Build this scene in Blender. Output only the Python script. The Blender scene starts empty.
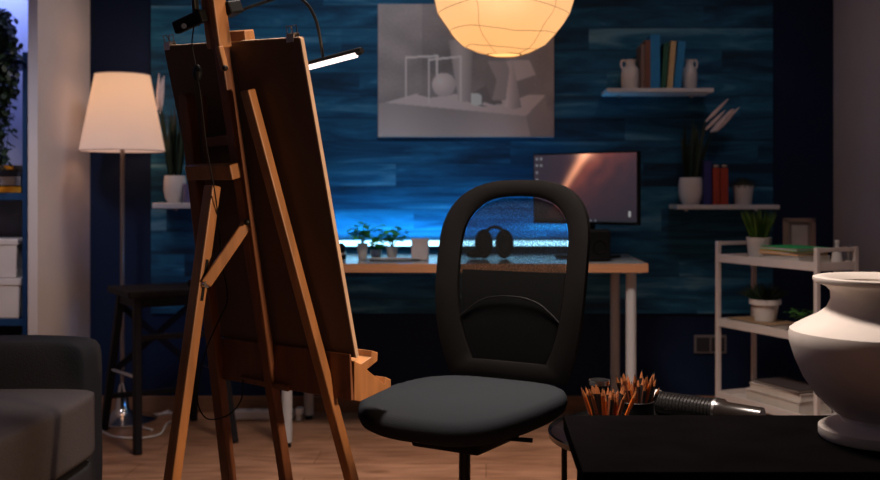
import bpy, bmesh, math, random
from mathutils import Vector, Matrix, noise
random.seed(7)
PI = math.pi
sc = bpy.context.scene
COL = sc.collection

# ------------------------------------------------------------------ camera
F = 1008.0; VX = 486.0; HY = 193.0; CH = 1.02
cam = bpy.data.cameras.new('camera'); camo = bpy.data.objects.new('camera', cam)
COL.objects.link(camo); sc.camera = camo
cam.sensor_width = 36; cam.lens = 36 * F / 880
cam.shift_x = -46 / 880; cam.shift_y = -47 / 880
camo.location = (0, 0, CH); camo.rotation_euler = (PI / 2, 0, 0)
cam.clip_start = .05
cam.dof.use_dof = True; cam.dof.focus_distance = 2.4; cam.dof.aperture_fstop = 3.2

def P(x, y, Y): return Vector(((x - VX) * Y / F, Y, CH - (y - HY) * Y / F))
def ray(x, y): return Vector(((x - VX) / F, 1, -(y - HY) / F))

# ------------------------------------------------------------------ materials
def hexc(r, g, b):
    def c(v):
        v /= 255.0
        return v / 12.92 if v <= .04045 else ((v + .055) / 1.055) ** 2.4
    return (c(r), c(g), c(b), 1)
def mat(name, col, rough=.6, metal=0, var=.12, scale=12, bump=0, spec=.5, stretch=None, emit=None, es=0, coat=0, sheen=0):
    m = bpy.data.materials.new(name); m.use_nodes = True
    nt = m.node_tree; N = nt.nodes; L = nt.links
    b = N['Principled BSDF']
    if len(col) == 3: col = (*col, 1)
    tc = N.new('ShaderNodeTexCoord'); mp = N.new('ShaderNodeMapping')
    if stretch: mp.inputs['Scale'].default_value = stretch
    no = N.new('ShaderNodeTexNoise'); no.inputs['Scale'].default_value = scale; no.inputs['Detail'].default_value = 5
    L.new(tc.outputs['Object'], mp.inputs['Vector']); L.new(mp.outputs[0], no.inputs['Vector'])
    r = N.new('ShaderNodeValToRGB')
    r.color_ramp.elements[0].color = tuple(c * (1 - var) for c in col[:3]) + (1,)
    r.color_ramp.elements[1].color = tuple(min(1, c * (1 + var)) for c in col[:3]) + (1,)
    r.color_ramp.elements[0].position = .3; r.color_ramp.elements[1].position = .7
    L.new(no.outputs['Fac'], r.inputs[0]); L.new(r.outputs[0], b.inputs['Base Color'])
    b.inputs['Roughness'].default_value = rough; b.inputs['Metallic'].default_value = metal
    b.inputs['Specular IOR Level'].default_value = spec
    b.inputs['Coat Weight'].default_value = coat
    b.inputs['Sheen Weight'].default_value = sheen
    if bump:
        bu = N.new('ShaderNodeBump'); bu.inputs['Strength'].default_value = bump; bu.inputs['Distance'].default_value = .003
        L.new(no.outputs['Fac'], bu.inputs['Height']); L.new(bu.outputs[0], b.inputs['Normal'])
    if emit:
        b.inputs['Emission Color'].default_value = (*emit[:3], 1); b.inputs['Emission Strength'].default_value = es
    return m
def vcmat(name, rough=.6, emis=0):
    m = bpy.data.materials.new(name); m.use_nodes = True
    N = m.node_tree.nodes; L = m.node_tree.links; b = N['Principled BSDF']
    a = N.new('ShaderNodeVertexColor'); a.layer_name = 'paint'
    L.new(a.outputs[0], b.inputs['Base Color']); b.inputs['Roughness'].default_value = rough
    if emis:
        b.inputs['Base Color'].default_value = (0.01, .01, .01, 1)
        L.remove(b.inputs['Base Color'].links[0])
        L.new(a.outputs[0], b.inputs['Emission Color']); b.inputs['Emission Strength'].default_value = emis
    return m

def wood_wall():
    m = bpy.data.materials.new('blue_washed_planks'); m.use_nodes = True
    nt = m.node_tree; N = nt.nodes; L = nt.links; b = N['Principled BSDF']
    tc = N.new('ShaderNodeTexCoord'); sep = N.new('ShaderNodeSeparateXYZ'); L.new(tc.outputs['Object'], sep.inputs[0])
    def math_(op, a, v=None, c=None):
        n = N.new('ShaderNodeMath'); n.operation = op
        for i, x in enumerate((a, v, c)):
            if x is None: continue
            if isinstance(x, (int, float)): n.inputs[i].default_value = x
            else: L.new(x, n.inputs[i])
        return n.outputs[0]
    PH = .105
    row = math_('FLOOR', math_('DIVIDE', sep.outputs['Z'], PH))
    fr = math_('FRACT', math_('DIVIDE', sep.outputs['Z'], PH))
    seam = math_('LESS_THAN', fr, .05)
    # plank ends
    xo = math_('ADD', sep.outputs['X'], math_('MULTIPLY', row, .617))
    fx = math_('FRACT', math_('DIVIDE', xo, 1.15))
    cell = math_('FLOOR', math_('DIVIDE', xo, 1.15))
    wn = N.new('ShaderNodeTexWhiteNoise'); wn.noise_dimensions = '2D'
    cb = N.new('ShaderNodeCombineXYZ'); L.new(row, cb.inputs[0]); L.new(cell, cb.inputs[1]); L.new(cb.outputs[0], wn.inputs['Vector'])
    # streaks
    cv = N.new('ShaderNodeCombineXYZ')
    L.new(math_('ADD', math_('MULTIPLY', sep.outputs['X'], .75), math_('MULTIPLY', wn.outputs['Value'], 7)), cv.inputs[0])
    L.new(math_('MULTIPLY', sep.outputs['Z'], 5.5), cv.inputs[2]); L.new(row, cv.inputs[1])
    n1 = N.new('ShaderNodeTexNoise'); n1.inputs['Scale'].default_value = 2.2; n1.inputs['Detail'].default_value = 6; n1.inputs['Roughness'].default_value = .62
    L.new(cv.outputs[0], n1.inputs['Vector'])
    n1.inputs['Distortion'].default_value = .6
    mx = math_('ADD', math_('MULTIPLY', n1.outputs['Fac'], .85), math_('MULTIPLY', wn.outputs['Value'], .2))
    r = N.new('ShaderNodeValToRGB'); e = r.color_ramp.elements
    e[0].position = .38; e[0].color = (.0015, .020, .046, 1)
    e[1].position = .76; e[1].color = (.13, .31, .42, 1)
    q = e.new(.5); q.color = (.003, .052, .115, 1)
    q = e.new(.62); q.color = (.012, .125, .23, 1)
    L.new(mx, r.inputs[0])
    mix = N.new('ShaderNodeMix'); mix.data_type = 'RGBA'
    L.new(math_('MULTIPLY', seam, .5), mix.inputs['Factor']); L.new(r.outputs[0], mix.inputs[6]); mix.inputs[7].default_value = (.004, .015, .03, 1)
    L.new(mix.outputs[2], b.inputs['Base Color']); b.inputs['Roughness'].default_value = .62
    b.inputs['Specular IOR Level'].default_value = .3
    bu = N.new('ShaderNodeBump'); bu.inputs['Strength'].default_value = .4; bu.inputs['Distance'].default_value = .004
    L.new(math_('SUBTRACT', n1.outputs['Fac'], seam), bu.inputs['Height']); L.new(bu.outputs[0], b.inputs['Normal'])
    return m

def floor_mat():
    m = bpy.data.materials.new('oak_laminate'); m.use_nodes = True
    nt = m.node_tree; N = nt.nodes; L = nt.links; b = N['Principled BSDF']
    tc = N.new('ShaderNodeTexCoord')
    br = N.new('ShaderNodeTexBrick'); br.inputs['Scale'].default_value = 1
    br.inputs['Brick Width'].default_value = 1.3; br.inputs['Row Height'].default_value = .19
    br.inputs['Mortar Size'].default_value = .0018
    br.inputs['Color1'].default_value = (.32, .162, .095, 1); br.inputs['Color2'].default_value = (.38, .20, .12, 1)
    br.inputs['Mortar'].default_value = (.14, .06, .03, 1)
    L.new(tc.outputs['Object'], br.inputs['Vector'])
    mp = N.new('ShaderNodeMapping'); mp.inputs['Scale'].default_value = (3, 14, 1); L.new(tc.outputs['Object'], mp.inputs[0])
    no = N.new('ShaderNodeTexNoise'); no.inputs['Scale'].default_value = 1.6; no.inputs['Detail'].default_value = 7; no.inputs['Distortion'].default_value = .7
    L.new(mp.outputs[0], no.inputs['Vector'])
    r = N.new('ShaderNodeValToRGB'); r.color_ramp.elements[0].position = .3; r.color_ramp.elements[1].position = .66
    r.color_ramp.elements[0].color = (.55, .5, .46, 1); r.color_ramp.elements[1].color = (1.1, 1.1, 1.1, 1)
    L.new(no.outputs['Fac'], r.inputs[0])
    mx = N.new('ShaderNodeMix'); mx.data_type = 'RGBA'; mx.blend_type = 'MULTIPLY'; mx.inputs['Factor'].default_value = 1
    L.new(br.outputs['Color'], mx.inputs[6]); L.new(r.outputs[0], mx.inputs[7]); L.new(mx.outputs[2], b.inputs['Base Color'])
    b.inputs['Roughness'].default_value = .42; b.inputs['Specular IOR Level'].default_value = .35
    return m

def mesh_fabric():
    m = bpy.data.materials.new('black_chair_mesh'); m.use_nodes = True
    N = m.node_tree.nodes; L = m.node_tree.links; b = N['Principled BSDF']
    b.inputs['Base Color'].default_value = (.004, .004, .004, 1); b.inputs['Roughness'].default_value = .9; b.inputs['Specular IOR Level'].default_value = .1
    tr = N.new('ShaderNodeBsdfTransparent'); mx = N.new('ShaderNodeMixShader')
    tc = N.new('ShaderNodeTexCoord')
    w = N.new('ShaderNodeTexVoronoi'); w.inputs['Scale'].default_value = 260; L.new(tc.outputs['Object'], w.inputs['Vector'])
    mt = N.new('ShaderNodeMapRange'); mt.inputs['From Min'].default_value = .15; mt.inputs['From Max'].default_value = .5
    mt.inputs['To Min'].default_value = .48; mt.inputs['To Max'].default_value = .82
    L.new(w.outputs['Distance'], mt.inputs['Value'])
    L.new(mt.outputs[0], mx.inputs[0]); L.new(tr.outputs[0], mx.inputs[1]); L.new(b.outputs[0], mx.inputs[2])
    L.new(mx.outputs[0], N['Material Output'].inputs[0])
    return m

def shade_mat(name, base, c1, c2, s, axis_lo, axis_hi, trans=.4):
    """paper / fabric glowing from the bulb inside: emission graded along the object's height plus translucency"""
    m = bpy.data.materials.new(name); m.use_nodes = True
    N = m.node_tree.nodes; L = m.node_tree.links; N.remove(N['Principled BSDF'])
    tc = N.new('ShaderNodeTexCoord'); sp = N.new('ShaderNodeSeparateXYZ'); L.new(tc.outputs['Object'], sp.inputs[0])
    mr = N.new('ShaderNodeMapRange'); mr.inputs['From Min'].default_value = axis_lo; mr.inputs['From Max'].default_value = axis_hi
    L.new(sp.outputs['Z'], mr.inputs['Value'])
    no = N.new('ShaderNodeTexNoise'); no.inputs['Scale'].default_value = 5; L.new(tc.outputs['Object'], no.inputs['Vector'])
    ad = N.new('ShaderNodeMath'); ad.operation = 'MULTIPLY_ADD'; ad.inputs[1].default_value = .45; 
    L.new(no.outputs['Fac'], ad.inputs[0]); L.new(mr.outputs[0], ad.inputs[2])
    r = N.new('ShaderNodeValToRGB'); r.color_ramp.elements[0].color = (*c1, 1); r.color_ramp.elements[1].color = (*c2, 1)
    L.new(ad.outputs[0], r.inputs[0])
    em = N.new('ShaderNodeEmission'); em.inputs['Strength'].default_value = s; L.new(r.outputs[0], em.inputs['Color'])
    df = N.new('ShaderNodeBsdfDiffuse'); df.inputs['Color'].default_value = (*base, 1)
    tl = N.new('ShaderNodeBsdfTranslucent'); tl.inputs['Color'].default_value = (*base, 1)
    m1 = N.new('ShaderNodeMixShader'); m1.inputs[0].default_value = trans; L.new(df.outputs[0], m1.inputs[1]); L.new(tl.outputs[0], m1.inputs[2])
    a = N.new('ShaderNodeAddShader'); L.new(m1.outputs[0], a.inputs[0]); L.new(em.outputs[0], a.inputs[1])
    L.new(a.outputs[0], N['Material Output'].inputs[0])
    return m

M = {}
M['navy'] = mat('navy_paint', (.0025, .012, .045), .7, var=.1, scale=6, spec=.25)
M['white_wall'] = mat('white_wall_paint', (.62, .58, .58), .8, var=.04, scale=5, spec=.2)
M['grey_wall'] = mat('grey_wall_paint', (.45, .43, .47), .8, var=.04, scale=5, spec=.2)
M['planks'] = wood_wall()
M['floor'] = floor_mat()
M['ceiling'] = mat('ceiling_paint', (.5, .5, .5), .9, var=.03)
M['baseboard'] = mat('oak_skirting', (.24, .12, .065), .5, var=.2, scale=6, stretch=(1, 1, 20))
M['easel'] = mat('beech_wood', (.36, .16, .056), .42, var=.22, scale=5, stretch=(9, 9, 1.2), coat=.25)
M['easel_shaded'] = mat('beech_wood_shaded', (.17, .062, .025), .5, var=.2, scale=6, stretch=(8, 8, 1))  # darker copy of beech_wood: shade painted into the easel's rear parts
M['board'] = mat('hardboard_brown', (.12, .070, .045), .7, var=.1, scale=4)
M['board_edge'] = mat('pale_plywood_edge', (.52, .36, .24), .6, var=.15, scale=20)
M['paper'] = mat('drawing_paper', (.7, .66, .6), .8, var=.03)
M['steel'] = mat('brushed_steel', (.6, .58, .56), .25, metal=1, var=.05)
M['chrome'] = mat('chrome', (.75, .73, .7), .12, metal=1, var=.03)
M['black_metal'] = mat('black_metal', (.010, .010, .010), .35, var=.1, spec=.2)
M['black_plastic'] = mat('black_plastic', (.008, .008, .0085), .5, spec=.08, var=.1)
M['frame_plastic'] = mat('matt_black_frame', (.0068, .0060, .0058), .6, spec=.05, var=.1)
M['seat_fabric'] = mat('charcoal_seat_fabric', (.020, .022, .025), .95, var=.10, scale=350, bump=.3, spec=.03)
M['mesh'] = mesh_fabric()
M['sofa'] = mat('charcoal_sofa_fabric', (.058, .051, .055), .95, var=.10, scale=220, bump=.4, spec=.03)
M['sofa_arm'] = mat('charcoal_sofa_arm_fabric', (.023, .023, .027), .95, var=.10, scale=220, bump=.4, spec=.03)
M['stool'] = mat('black_stained_wood', (.012, .010, .012), .55, var=.25, scale=8, stretch=(6, 6, 1), spec=.12)
M['table'] = mat('black_table_laminate', (.0032, .0027, .0028), .85, var=.2, scale=9, spec=0)
M['desk_top'] = mat('white_desk_laminate', (.30, .32, .34), .22, var=.04, spec=.6)
M['desk_edge'] = mat('oak_desk_edge', (.46, .22, .11), .5, var=.12, scale=8, stretch=(1, 8, 20))
M['white'] = mat('white_ceramic', (.66, .62, .60), .4, var=.04, scale=8)
M['white_metal'] = mat('white_lacquered_metal', (.62, .55, .52), .45, var=.03)
M['white_leg'] = mat('white_desk_leg', (.45, .45, .46), .4, var=.03)
M['shelf'] = mat('white_shelf', (.60, .60, .62), .5, var=.03)
M['vase'] = mat('unglazed_cream_clay', (.66, .58, .52), .75, var=.10, scale=7, bump=.25)
M['leaf'] = mat('green_leaf', (.035, .12, .02), .5, var=.45, scale=14)
M['leaf_dark'] = mat('dark_green_leaf', (.008, .022, .008), .5, var=.4, scale=14)
M['leaf_bright'] = mat('bright_green_leaf', (.06, .42, .05), .5, var=.4, scale=18)
M['grass'] = mat('yellow_green_grass', (.07, .15, .015), .5, var=.4, scale=14)
M['moss'] = mat('grey_green_moss', (.045, .05, .028), .8, var=.5, scale=30)
M['plume'] = mat('pale_dried_plume', (.75, .62, .60), .8, var=.15, scale=30)
M['soil'] = mat('potting_soil', (.02, .014, .01), .9, var=.4, scale=60)
def plain(name, rgb, rough=.6, **k):
    if name not in M: M[name] = mat(name, rgb, rough, var=k.pop('var', .08), **k)
    return M[name]

# ------------------------------------------------------------------ mesh builder
class MB:
    def __init__(s): s.bm = bmesh.new()
    def box(s, lo, hi, mtx=None):
        r = bmesh.ops.create_cube(s.bm, size=1)
        c = (Vector(lo) + Vector(hi)) / 2; d = Vector(hi) - Vector(lo)
        m = Matrix.Translation(c) @ Matrix.Diagonal((*d, 1))
        if mtx: m = mtx @ m
        bmesh.ops.transform(s.bm, matrix=m, verts=r['verts']); return s
    def bar(s, A, B, w, d, wdir):
        """rectangular bar from A to B, w wide along wdir, d deep"""
        A = Vector(A); B = Vector(B); z = (B - A); L = z.length; z.normalize()
        x = Vector(wdir); x = (x - z * x.dot(z)).normalized(); y = z.cross(x)
        m = Matrix((x, y, z)).transposed().to_4x4(); m.translation = (A + B) / 2
        s.box((-w / 2, -d / 2, -L / 2), (w / 2, d / 2, L / 2), m); return s
    def prism(s, pts, vec):
        """polygon pts (3D) extruded by vec"""
        a = [s.bm.verts.new(p) for p in pts]; b = [s.bm.verts.new(Vector(p) + Vector(vec)) for p in pts]
        n = len(pts)
        s.bm.faces.new(a); s.bm.faces.new(b[::-1])
        for i in range(n): s.bm.faces.new((a[i], b[i], b[(i + 1) % n], a[(i + 1) % n]))
        bmesh.ops.recalc_face_normals(s.bm, faces=s.bm.faces); return s
    def tube(s, pts, r, n=10, closed=False, caps=True):
        pts = [Vector(p) for p in pts]; k = len(pts)
        rs = r if isinstance(r, (list, tuple)) else [r] * k
        rings = []; up = None
        for i, p in enumerate(pts):
            if closed: t = pts[(i + 1) % k] - pts[i - 1]
            else: t = pts[min(i + 1, k - 1)] - pts[max(i - 1, 0)]
            t.normalize()
            if up is None: up = t.orthogonal().normalized()
            up = (up - t * up.dot(t)).normalized(); sd = t.cross(up)
            rings.append([s.bm.verts.new(p + (up * math.cos(a) + sd * math.sin(a)) * rs[i]) for a in [2 * PI * j / n for j in range(n)]])
        for i in range(k if closed else k - 1):
            a = rings[i]; b = rings[(i + 1) % k]
            for j in range(n):
                s.bm.faces.new((a[j], a[(j + 1) % n], b[(j + 1) % n], b[j]))
        if caps and not closed:
            s.bm.faces.new(rings[0][::-1]); s.bm.faces.new(rings[-1])
        return s
    def lathe(s, prof, c=(0, 0, 0), n=32, cap=True, axis=None):
        """prof [(r,z)...] revolved round z at c"""
        c = Vector(c); rings = []
        for r, z in prof:
            rings.append([s.bm.verts.new(c + Vector((r * math.cos(2 * PI * j / n), r * math.sin(2 * PI * j / n), z))) for j in range(n)])
        for a, b in zip(rings, rings[1:]):
            for j in range(n): s.bm.faces.new((a[j], a[(j + 1) % n], b[(j + 1) % n], b[j]))
        if cap:
            s.bm.faces.new(rings[0][::-1]); s.bm.faces.new(rings[-1])
        return s
    def cyl(s, A, B, r, r2=None, n=16): return s.tube([A, B], [r, r if r2 is None else r2], n)
    def blob(s, c, rad, sub=2):
        r = bmesh.ops.create_icosphere(s.bm, subdivisions=sub, radius=1)
        bmesh.ops.transform(s.bm, matrix=Matrix.Translation(c) @ Matrix.Diagonal((*rad, 1)), verts=r['verts']); return s
    def leaf(s, base, d, L, w, droop=.3, seg=4, up=Vector((0, 0, 1))):
        d = Vector(d).normalized(); side = d.cross(up)
        if side.length < .01: side = Vector((1, 0, 0))
        side.normalize(); p = Vector(base); prev = None
        for i in range(seg + 1):
            t = i / seg; ww = w * math.sin(PI * min(.98, .12 + t * .86)) if i < seg else w * .03
            a = s.bm.verts.new(p - side * ww / 2); b = s.bm.verts.new(p + side * ww / 2)
            if prev: s.bm.faces.new((prev[0], prev[1], b, a))
            prev = (a, b)
            d = (d + Vector((0, 0, -droop / seg))).normalized(); p = p + d * L / seg
        return s
    def build(s, name, material, parent=None, bevel=0, smooth=False, sub=0, segs=2):
        me = bpy.data.meshes.new(name); 
        bmesh.ops.recalc_face_normals(s.bm, faces=s.bm.faces)
        s.bm.to_mesh(me); s.bm.free()
        o = bpy.data.objects.new(name, me); COL.objects.link(o)
        me.materials.append(material)
        if smooth:
            for p in me.polygons: p.use_smooth = True
            if not sub:
                try: me.set_sharp_from_angle(angle=math.radians(40))
                except Exception: pass
        if bevel:
            b = o.modifiers.new('bevel', 'BEVEL'); b.width = bevel; b.segments = segs; b.limit_method = 'ANGLE'
        if sub:
            b = o.modifiers.new('sub', 'SUBSURF'); b.levels = sub; b.render_levels = sub
        if parent:
            o.parent = parent; o.matrix_parent_inverse = parent_inv(parent)
        return o
def parent_inv(p):
    m = Matrix.Identity(4); q = p
    while q: m = q.matrix_basis.copy() if q is p else m; q = None
    w = m
    if p.parent: w = p.parent.matrix_basis @ p.matrix_parent_inverse @ m
    return w.inverted()
def tag(o, label=None, cat=None, group=None, kind=None):
    if label: o['label'] = label
    if cat: o['category'] = cat
    if group: o['group'] = group
    if kind: o['kind'] = kind
    return o
def thing(name, label, cat, loc=(0, 0, 0), group=None):
    o = bpy.data.objects.new(name, None); COL.objects.link(o); o.location = loc; o.empty_display_size = .05
    return tag(o, label, cat, group)
def struct(name, mb, m, **k): return tag(mb.build(name, m, **k), kind='structure')
def smoothpath(pts, n=8):
    pts = [Vector(p) for p in pts]; out = []
    for i in range(len(pts) - 1):
        p0 = pts[max(i - 1, 0)]; p1 = pts[i]; p2 = pts[i + 1]; p3 = pts[min(i + 2, len(pts) - 1)]
        for j in range(n):
            t = j / n
            out.append(.5 * ((2 * p1) + (p2 - p0) * t + (2 * p0 - 5 * p1 + 4 * p2 - p3) * t * t + (3 * p1 - p0 - 3 * p2 + p3) * t ** 3))
    out.append(pts[-1]); return out

# ------------------------------------------------------------------ room
WY = 4.70; LX = -1.846; RX = 1.62; JY = 4.15; FL = -2.75; HZ = 2.7; BY = -1.2
struct('floor', MB().box((FL - .1, BY, -.05), (RX + .1, WY + .1, 0)), M['floor'])
struct('ceiling', MB().box((FL - .1, BY, HZ), (RX + .1, WY + .1, HZ + .05)), M['ceiling'])
struct('wall_back_niche', MB().box((FL - .05, WY, 0), (LX - .02, WY + .1, HZ)), M['white_wall'])
struct('wall_back', MB().box((LX - .02, WY, 0), (RX + .1, WY + .1, HZ)), M['navy'])
struct('wall_left_pillar', MB().box((P(28, 0, JY).x, JY, 0), (LX, WY, HZ)), M['white_wall'])
struct('wall_left', MB().box((FL - .1, BY, 0), (FL, WY, HZ)), M['white_wall'])
struct('wall_right', MB().box((RX, BY, 0), (RX + .1, WY, HZ)), M['grey_wall'])
struct('wall_panel_back', MB().box((P(152, 0, WY).x, WY - .015, .46), (P(772, 0, WY).x, WY, HZ)), M['planks'])
struct('baseboard_back', MB().box((LX, WY - .016, 0), (RX, WY, .075)), M['baseboard'], bevel=.003)
struct('baseboard_right', MB().box((RX - .014, BY, 0), (RX, WY - .016, .075)), M['baseboard'], bevel=.003)

# ------------------------------------------------------------------ framed drawing on the wall
def inpoly(x, y, poly):
    r = False; n = len(poly)
    for i in range(n):
        x1, y1 = poly[i]; x2, y2 = poly[i - 1]
        if (y1 > y) != (y2 > y) and x < (x2 - x1) * (y - y1) / (y2 - y1) + x1: r = not r
    return r
def seg(x, y, a, b):
    ax, ay = a; bx, by = b; dx, dy = bx - ax, by - ay
    t = max(0, min(1, ((x - ax) * dx + (y - ay) * dy) / (dx * dx + dy * dy)))
    return math.hypot(x - ax - t * dx, y - ay - t * dy)
def drawing(x, y):
    g = .385 + .05 * noise.noise((x / 90, y / 60, 3)) + .02 * noise.noise((x / 8, y / 8, 0))
    g -= .10 * math.exp(-(((x - 300) / 130) ** 2 + ((y - 190) / 90) ** 2))
    g += .05 * (x < 200) * (1 - y / 400)
    if inpoly(x, y, [(60, 330), (85, 325), (535, 370), (550, 437), (60, 437)]): g = .45 + .03 * math.sin(x / 60) + (y - 380) / 1200
    if inpoly(x, y, [(535, 370), (598, 305), (615, 437), (550, 437)]): g = .41
    if inpoly(x, y, [(80, 327), (195, 295), (598, 303), (535, 370)]): g = .54
    if inpoly(x, y, [(180, 300), (215, 290), (330, 296), (225, 312)]): g = .36
    if inpoly(x, y, [(330, 318), (430, 255), (460, 330), (395, 340)]): g = .30
    if inpoly(x, y, [(285, 128), (330, 122), (362, 130), (360, 325), (318, 325)]): g = .36 + .12 * math.sin((x - 285) / 77 * PI)
    if math.hypot(x - 270, y - 270) < 38: g = .60 - .12 * math.hypot(x - 258, y - 258) / 50
    if inpoly(x, y, [(410, 195), (545, 190), (568, 238), (560, 296), (500, 318), (425, 320), (398, 255)]):
        g = .42
        if inpoly(x, y, [(470, 192), (545, 190), (566, 238), (495, 262)]): g = .52
        if inpoly(x, y, [(495, 262), (566, 240), (560, 298), (505, 316)]): g = .36
        if inpoly(x, y, [(410, 195), (440, 255), (425, 320), (398, 255)]): g = .33
    if inpoly(x, y, [(486, 190), (492, 190), (520, 342), (495, 350), (466, 342)]): g = .50 + .1 * (490 - x) / 25
    if inpoly(x, y, [(357, 297), (380, 297), (392, 305), (392, 335), (366, 337), (357, 330)]): g = .62
    if inpoly(x, y, [(392, 335), (400, 325), (462, 345)]): g = .55
    for a, b in (((148, 183), (148, 310)), ((148, 183), (250, 178)), ((222, 190), (222, 328)), ((222, 190), (325, 180)),
                 ((248, 180), (248, 238)), ((325, 180), (325, 322)), ((148, 183), (222, 190))):
        if (a, b) != ((148, 183), (222, 190)) and seg(x, y, a, b) < 3.6: g = .58
    return g
def paint_grid(name, o, ux, uz, nx, nz, fn, material, parent):
    """grid at origin o spanned by ux, uz; fn(s,t)->rgb linear; s right, t down"""
    me = bpy.data.meshes.new(name); vs = []; cs = []; fs = []
    for j in range(nz + 1):
        for i in range(nx + 1):
            s, t = i / nx, j / nz; vs.append(o + ux * s + uz * t); c = fn(s, t); cs += [*c, 1]
    for j in range(nz):
        for i in range(nx):
            a = j * (nx + 1) + i; fs.append((a, a + nx + 1, a + nx + 2, a + 1))
    me.from_pydata(vs, [], fs); at = me.color_attributes.new('paint', 'FLOAT_COLOR', 'POINT'); at.data.foreach_set('color', cs)
    me.materials.append(material); ob = bpy.data.objects.new(name, me); COL.objects.link(ob)
    if parent: ob.parent = parent; ob.matrix_parent_inverse = parent_inv(parent)
    return ob
pw0 = P(378, 4, 4.66); pw1 = P(554, 137, 4.66)
pic = thing('drawing_canvas', 'large grey still life drawing hung on the blue plank wall behind the paper lantern', 'picture', ((pw0.x + pw1.x) / 2, 4.68, pw1.z))
MB().box((pw0.x, 4.661, pw1.z), (pw1.x, 4.6845, pw0.z)).build('canvas', plain('canvas_side', (.3, .27, .26)), pic, bevel=.002)
def fdraw(s, t):
    g = drawing(58 + s * 567, 12 + t * 425)
    g = g ** 1.9 * 2.45; return (min(.9, g * 1.1), min(.9, g * .86), min(.9, g * .77))
paint_grid('drawing', Vector((pw0.x, 4.6595, pw0.z)), Vector((pw1.x - pw0.x, 0, 0)), Vector((0, 0, pw1.z - pw0.z)), 230, 172, fdraw, vcmat('charcoal_drawing', .8), pic)

# ------------------------------------------------------------------ paper lantern
lc = P(504, -13, 3.6); LR = 70.5 * 3.6 / F
lan = thing('paper_lantern', 'round glowing cream paper lantern hanging in front of the drawing', 'lamp', lc)
mb = MB(); prof = []
nst = 15
for i in range(nst):
    a = math.radians(-76) + i * math.radians(152) / (nst - 1)
    prof.append((LR * math.cos(a), LR * math.sin(a)))
mb.lathe(prof, lc, 22, cap=False)
for v in mb.bm.verts:
    d = (v.co - lc); k = noise.noise(d * 9) * .010 + noise.noise(d * 22) * .004
    v.co += d.normalized() * k
paperm = shade_mat('lantern_rice_paper', (.55, .45, .3), (1.0, .47, .15), (1.0, .68, .38), .50, -.28, .28, .3)
# object coordinates are world here: shift via mapping range
for n in paperm.node_tree.nodes:
    if n.type == 'MAP_RANGE': n.inputs['From Min'].default_value = lc.z - LR; n.inputs['From Max'].default_value = lc.z + LR * .4
sh = mb.build('paper_shade', paperm, lan, smooth=True)
for k in range(8):
    a0 = math.radians(-60 + k * 18.5); tl = random.uniform(.05, .14) * random.choice((-1, 1)); ph = random.uniform(0, 6)
    pts = []
    for j in range(48):
        t = 2 * PI * j / 48; a = a0 + tl * math.sin(t + ph) + .03 * math.sin(3 * t + ph)
        q = Vector((math.cos(a) * math.cos(t), math.cos(a) * math.sin(t), math.sin(a)))
        pts.append(lc + q * (LR * 1.008 + noise.noise(q * LR * 9) * .010 + noise.noise(q * LR * 22) * .004))
    MB().tube(pts, .0009, 5, closed=True).build('wire_ring', plain('lantern_wire', (.25, .12, .04)), sh)
for k in range(5):
    t = k * 2 * PI / 5 + .5; pts = []
    for j in range(24):
        a = math.radians(-76 + 152 * j / 23)
        q = Vector((math.cos(a) * math.cos(t + .04 * math.sin(j)), math.cos(a) * math.sin(t + .04 * math.sin(j)), math.sin(a)))
        pts.append(lc + q * (LR * 1.006 + noise.noise(q * LR * 9) * .010 + noise.noise(q * LR * 22) * .004))
    MB().tube(pts, .0007, 5).build('paper_seam', plain('lantern_seam', (.4, .2, .07)), sh)
MB().tube([lc + Vector((LR * .245 * math.cos(t), LR * .245 * math.sin(t), -LR * .965)) for t in [2 * PI * j / 32 for j in range(32)]], .002, 6, closed=True).build('opening_ring', plain('lantern_wire', (.25, .12, .04)), lan)
MB().lathe([(.0, .0), (.03, .01), (.042, .04), (.03, .075), (.018, .10), (.018, .13)], lc + Vector((0, 0, -.09)), 16, cap=False).build('bulb', mat('bulb_glow', (1, .8, .5), emit=(1, .7, .4), es=6), lan, smooth=True)
MB().cyl(lc + Vector((0, 0, .04)), (lc.x, lc.y, HZ), .003).build('cord', M['black_plastic'], lan)
MB().lathe([(.05, 0), (.045, -.02), (.01, -.03)], (lc.x, lc.y, HZ), 20).build('ceiling_rose', M['white'], lan)

# ------------------------------------------------------------------ floor lamp
LY = 4.50; lx = P(122.5, 0, LY).x
lamp = thing('floor_lamp', 'tall floor lamp with glowing white fabric cone shade and chrome pole beside the pillar', 'lamp', (lx, LY, 0))
zt = P(0, 75, LY).z; zb = P(0, 151, LY).z; rb = 40.8 * LY / F; rt = 26.3 * LY / F
shadem = shade_mat('lamp_shade_fabric', (.55, .42, .36), (.60, .45, .42), (1.0, .64, .38), .43, zb, zt + .05, .5)
s_ = MB().lathe([(rb, zb), (rt, zt), (rt - .003, zt), (rb - .003, zb), (rb, zb)], (lx, LY, 0), 48, cap=False).build('lamp_shade', shadem, lamp, smooth=True)
for r_, z_ in ((rb, zb), (rt, zt)):
    MB().tube([(lx + r_ * math.cos(t), LY + r_ * math.sin(t), z_) for t in [2 * PI * j / 40 for j in range(40)]], .0025, 6, closed=True).build('shade_rim', plain('shade_rim_tape', (.6, .45, .38)), s_)
MB().cyl((lx, LY, .03), (lx, LY, zt - .12), .0095, n=14).build('pole', plain('pole_bronze', (.28, .22, .19), .3, metal=.8), lamp, smooth=True)
MB().lathe([(.15, 0), (.15, .010), (.14, .016), (.06, .03), (.03, .06), (.022, .13), (.013, .17)], (lx, LY, 0), 40).build('base', M['chrome'], lamp, smooth=True)
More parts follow.
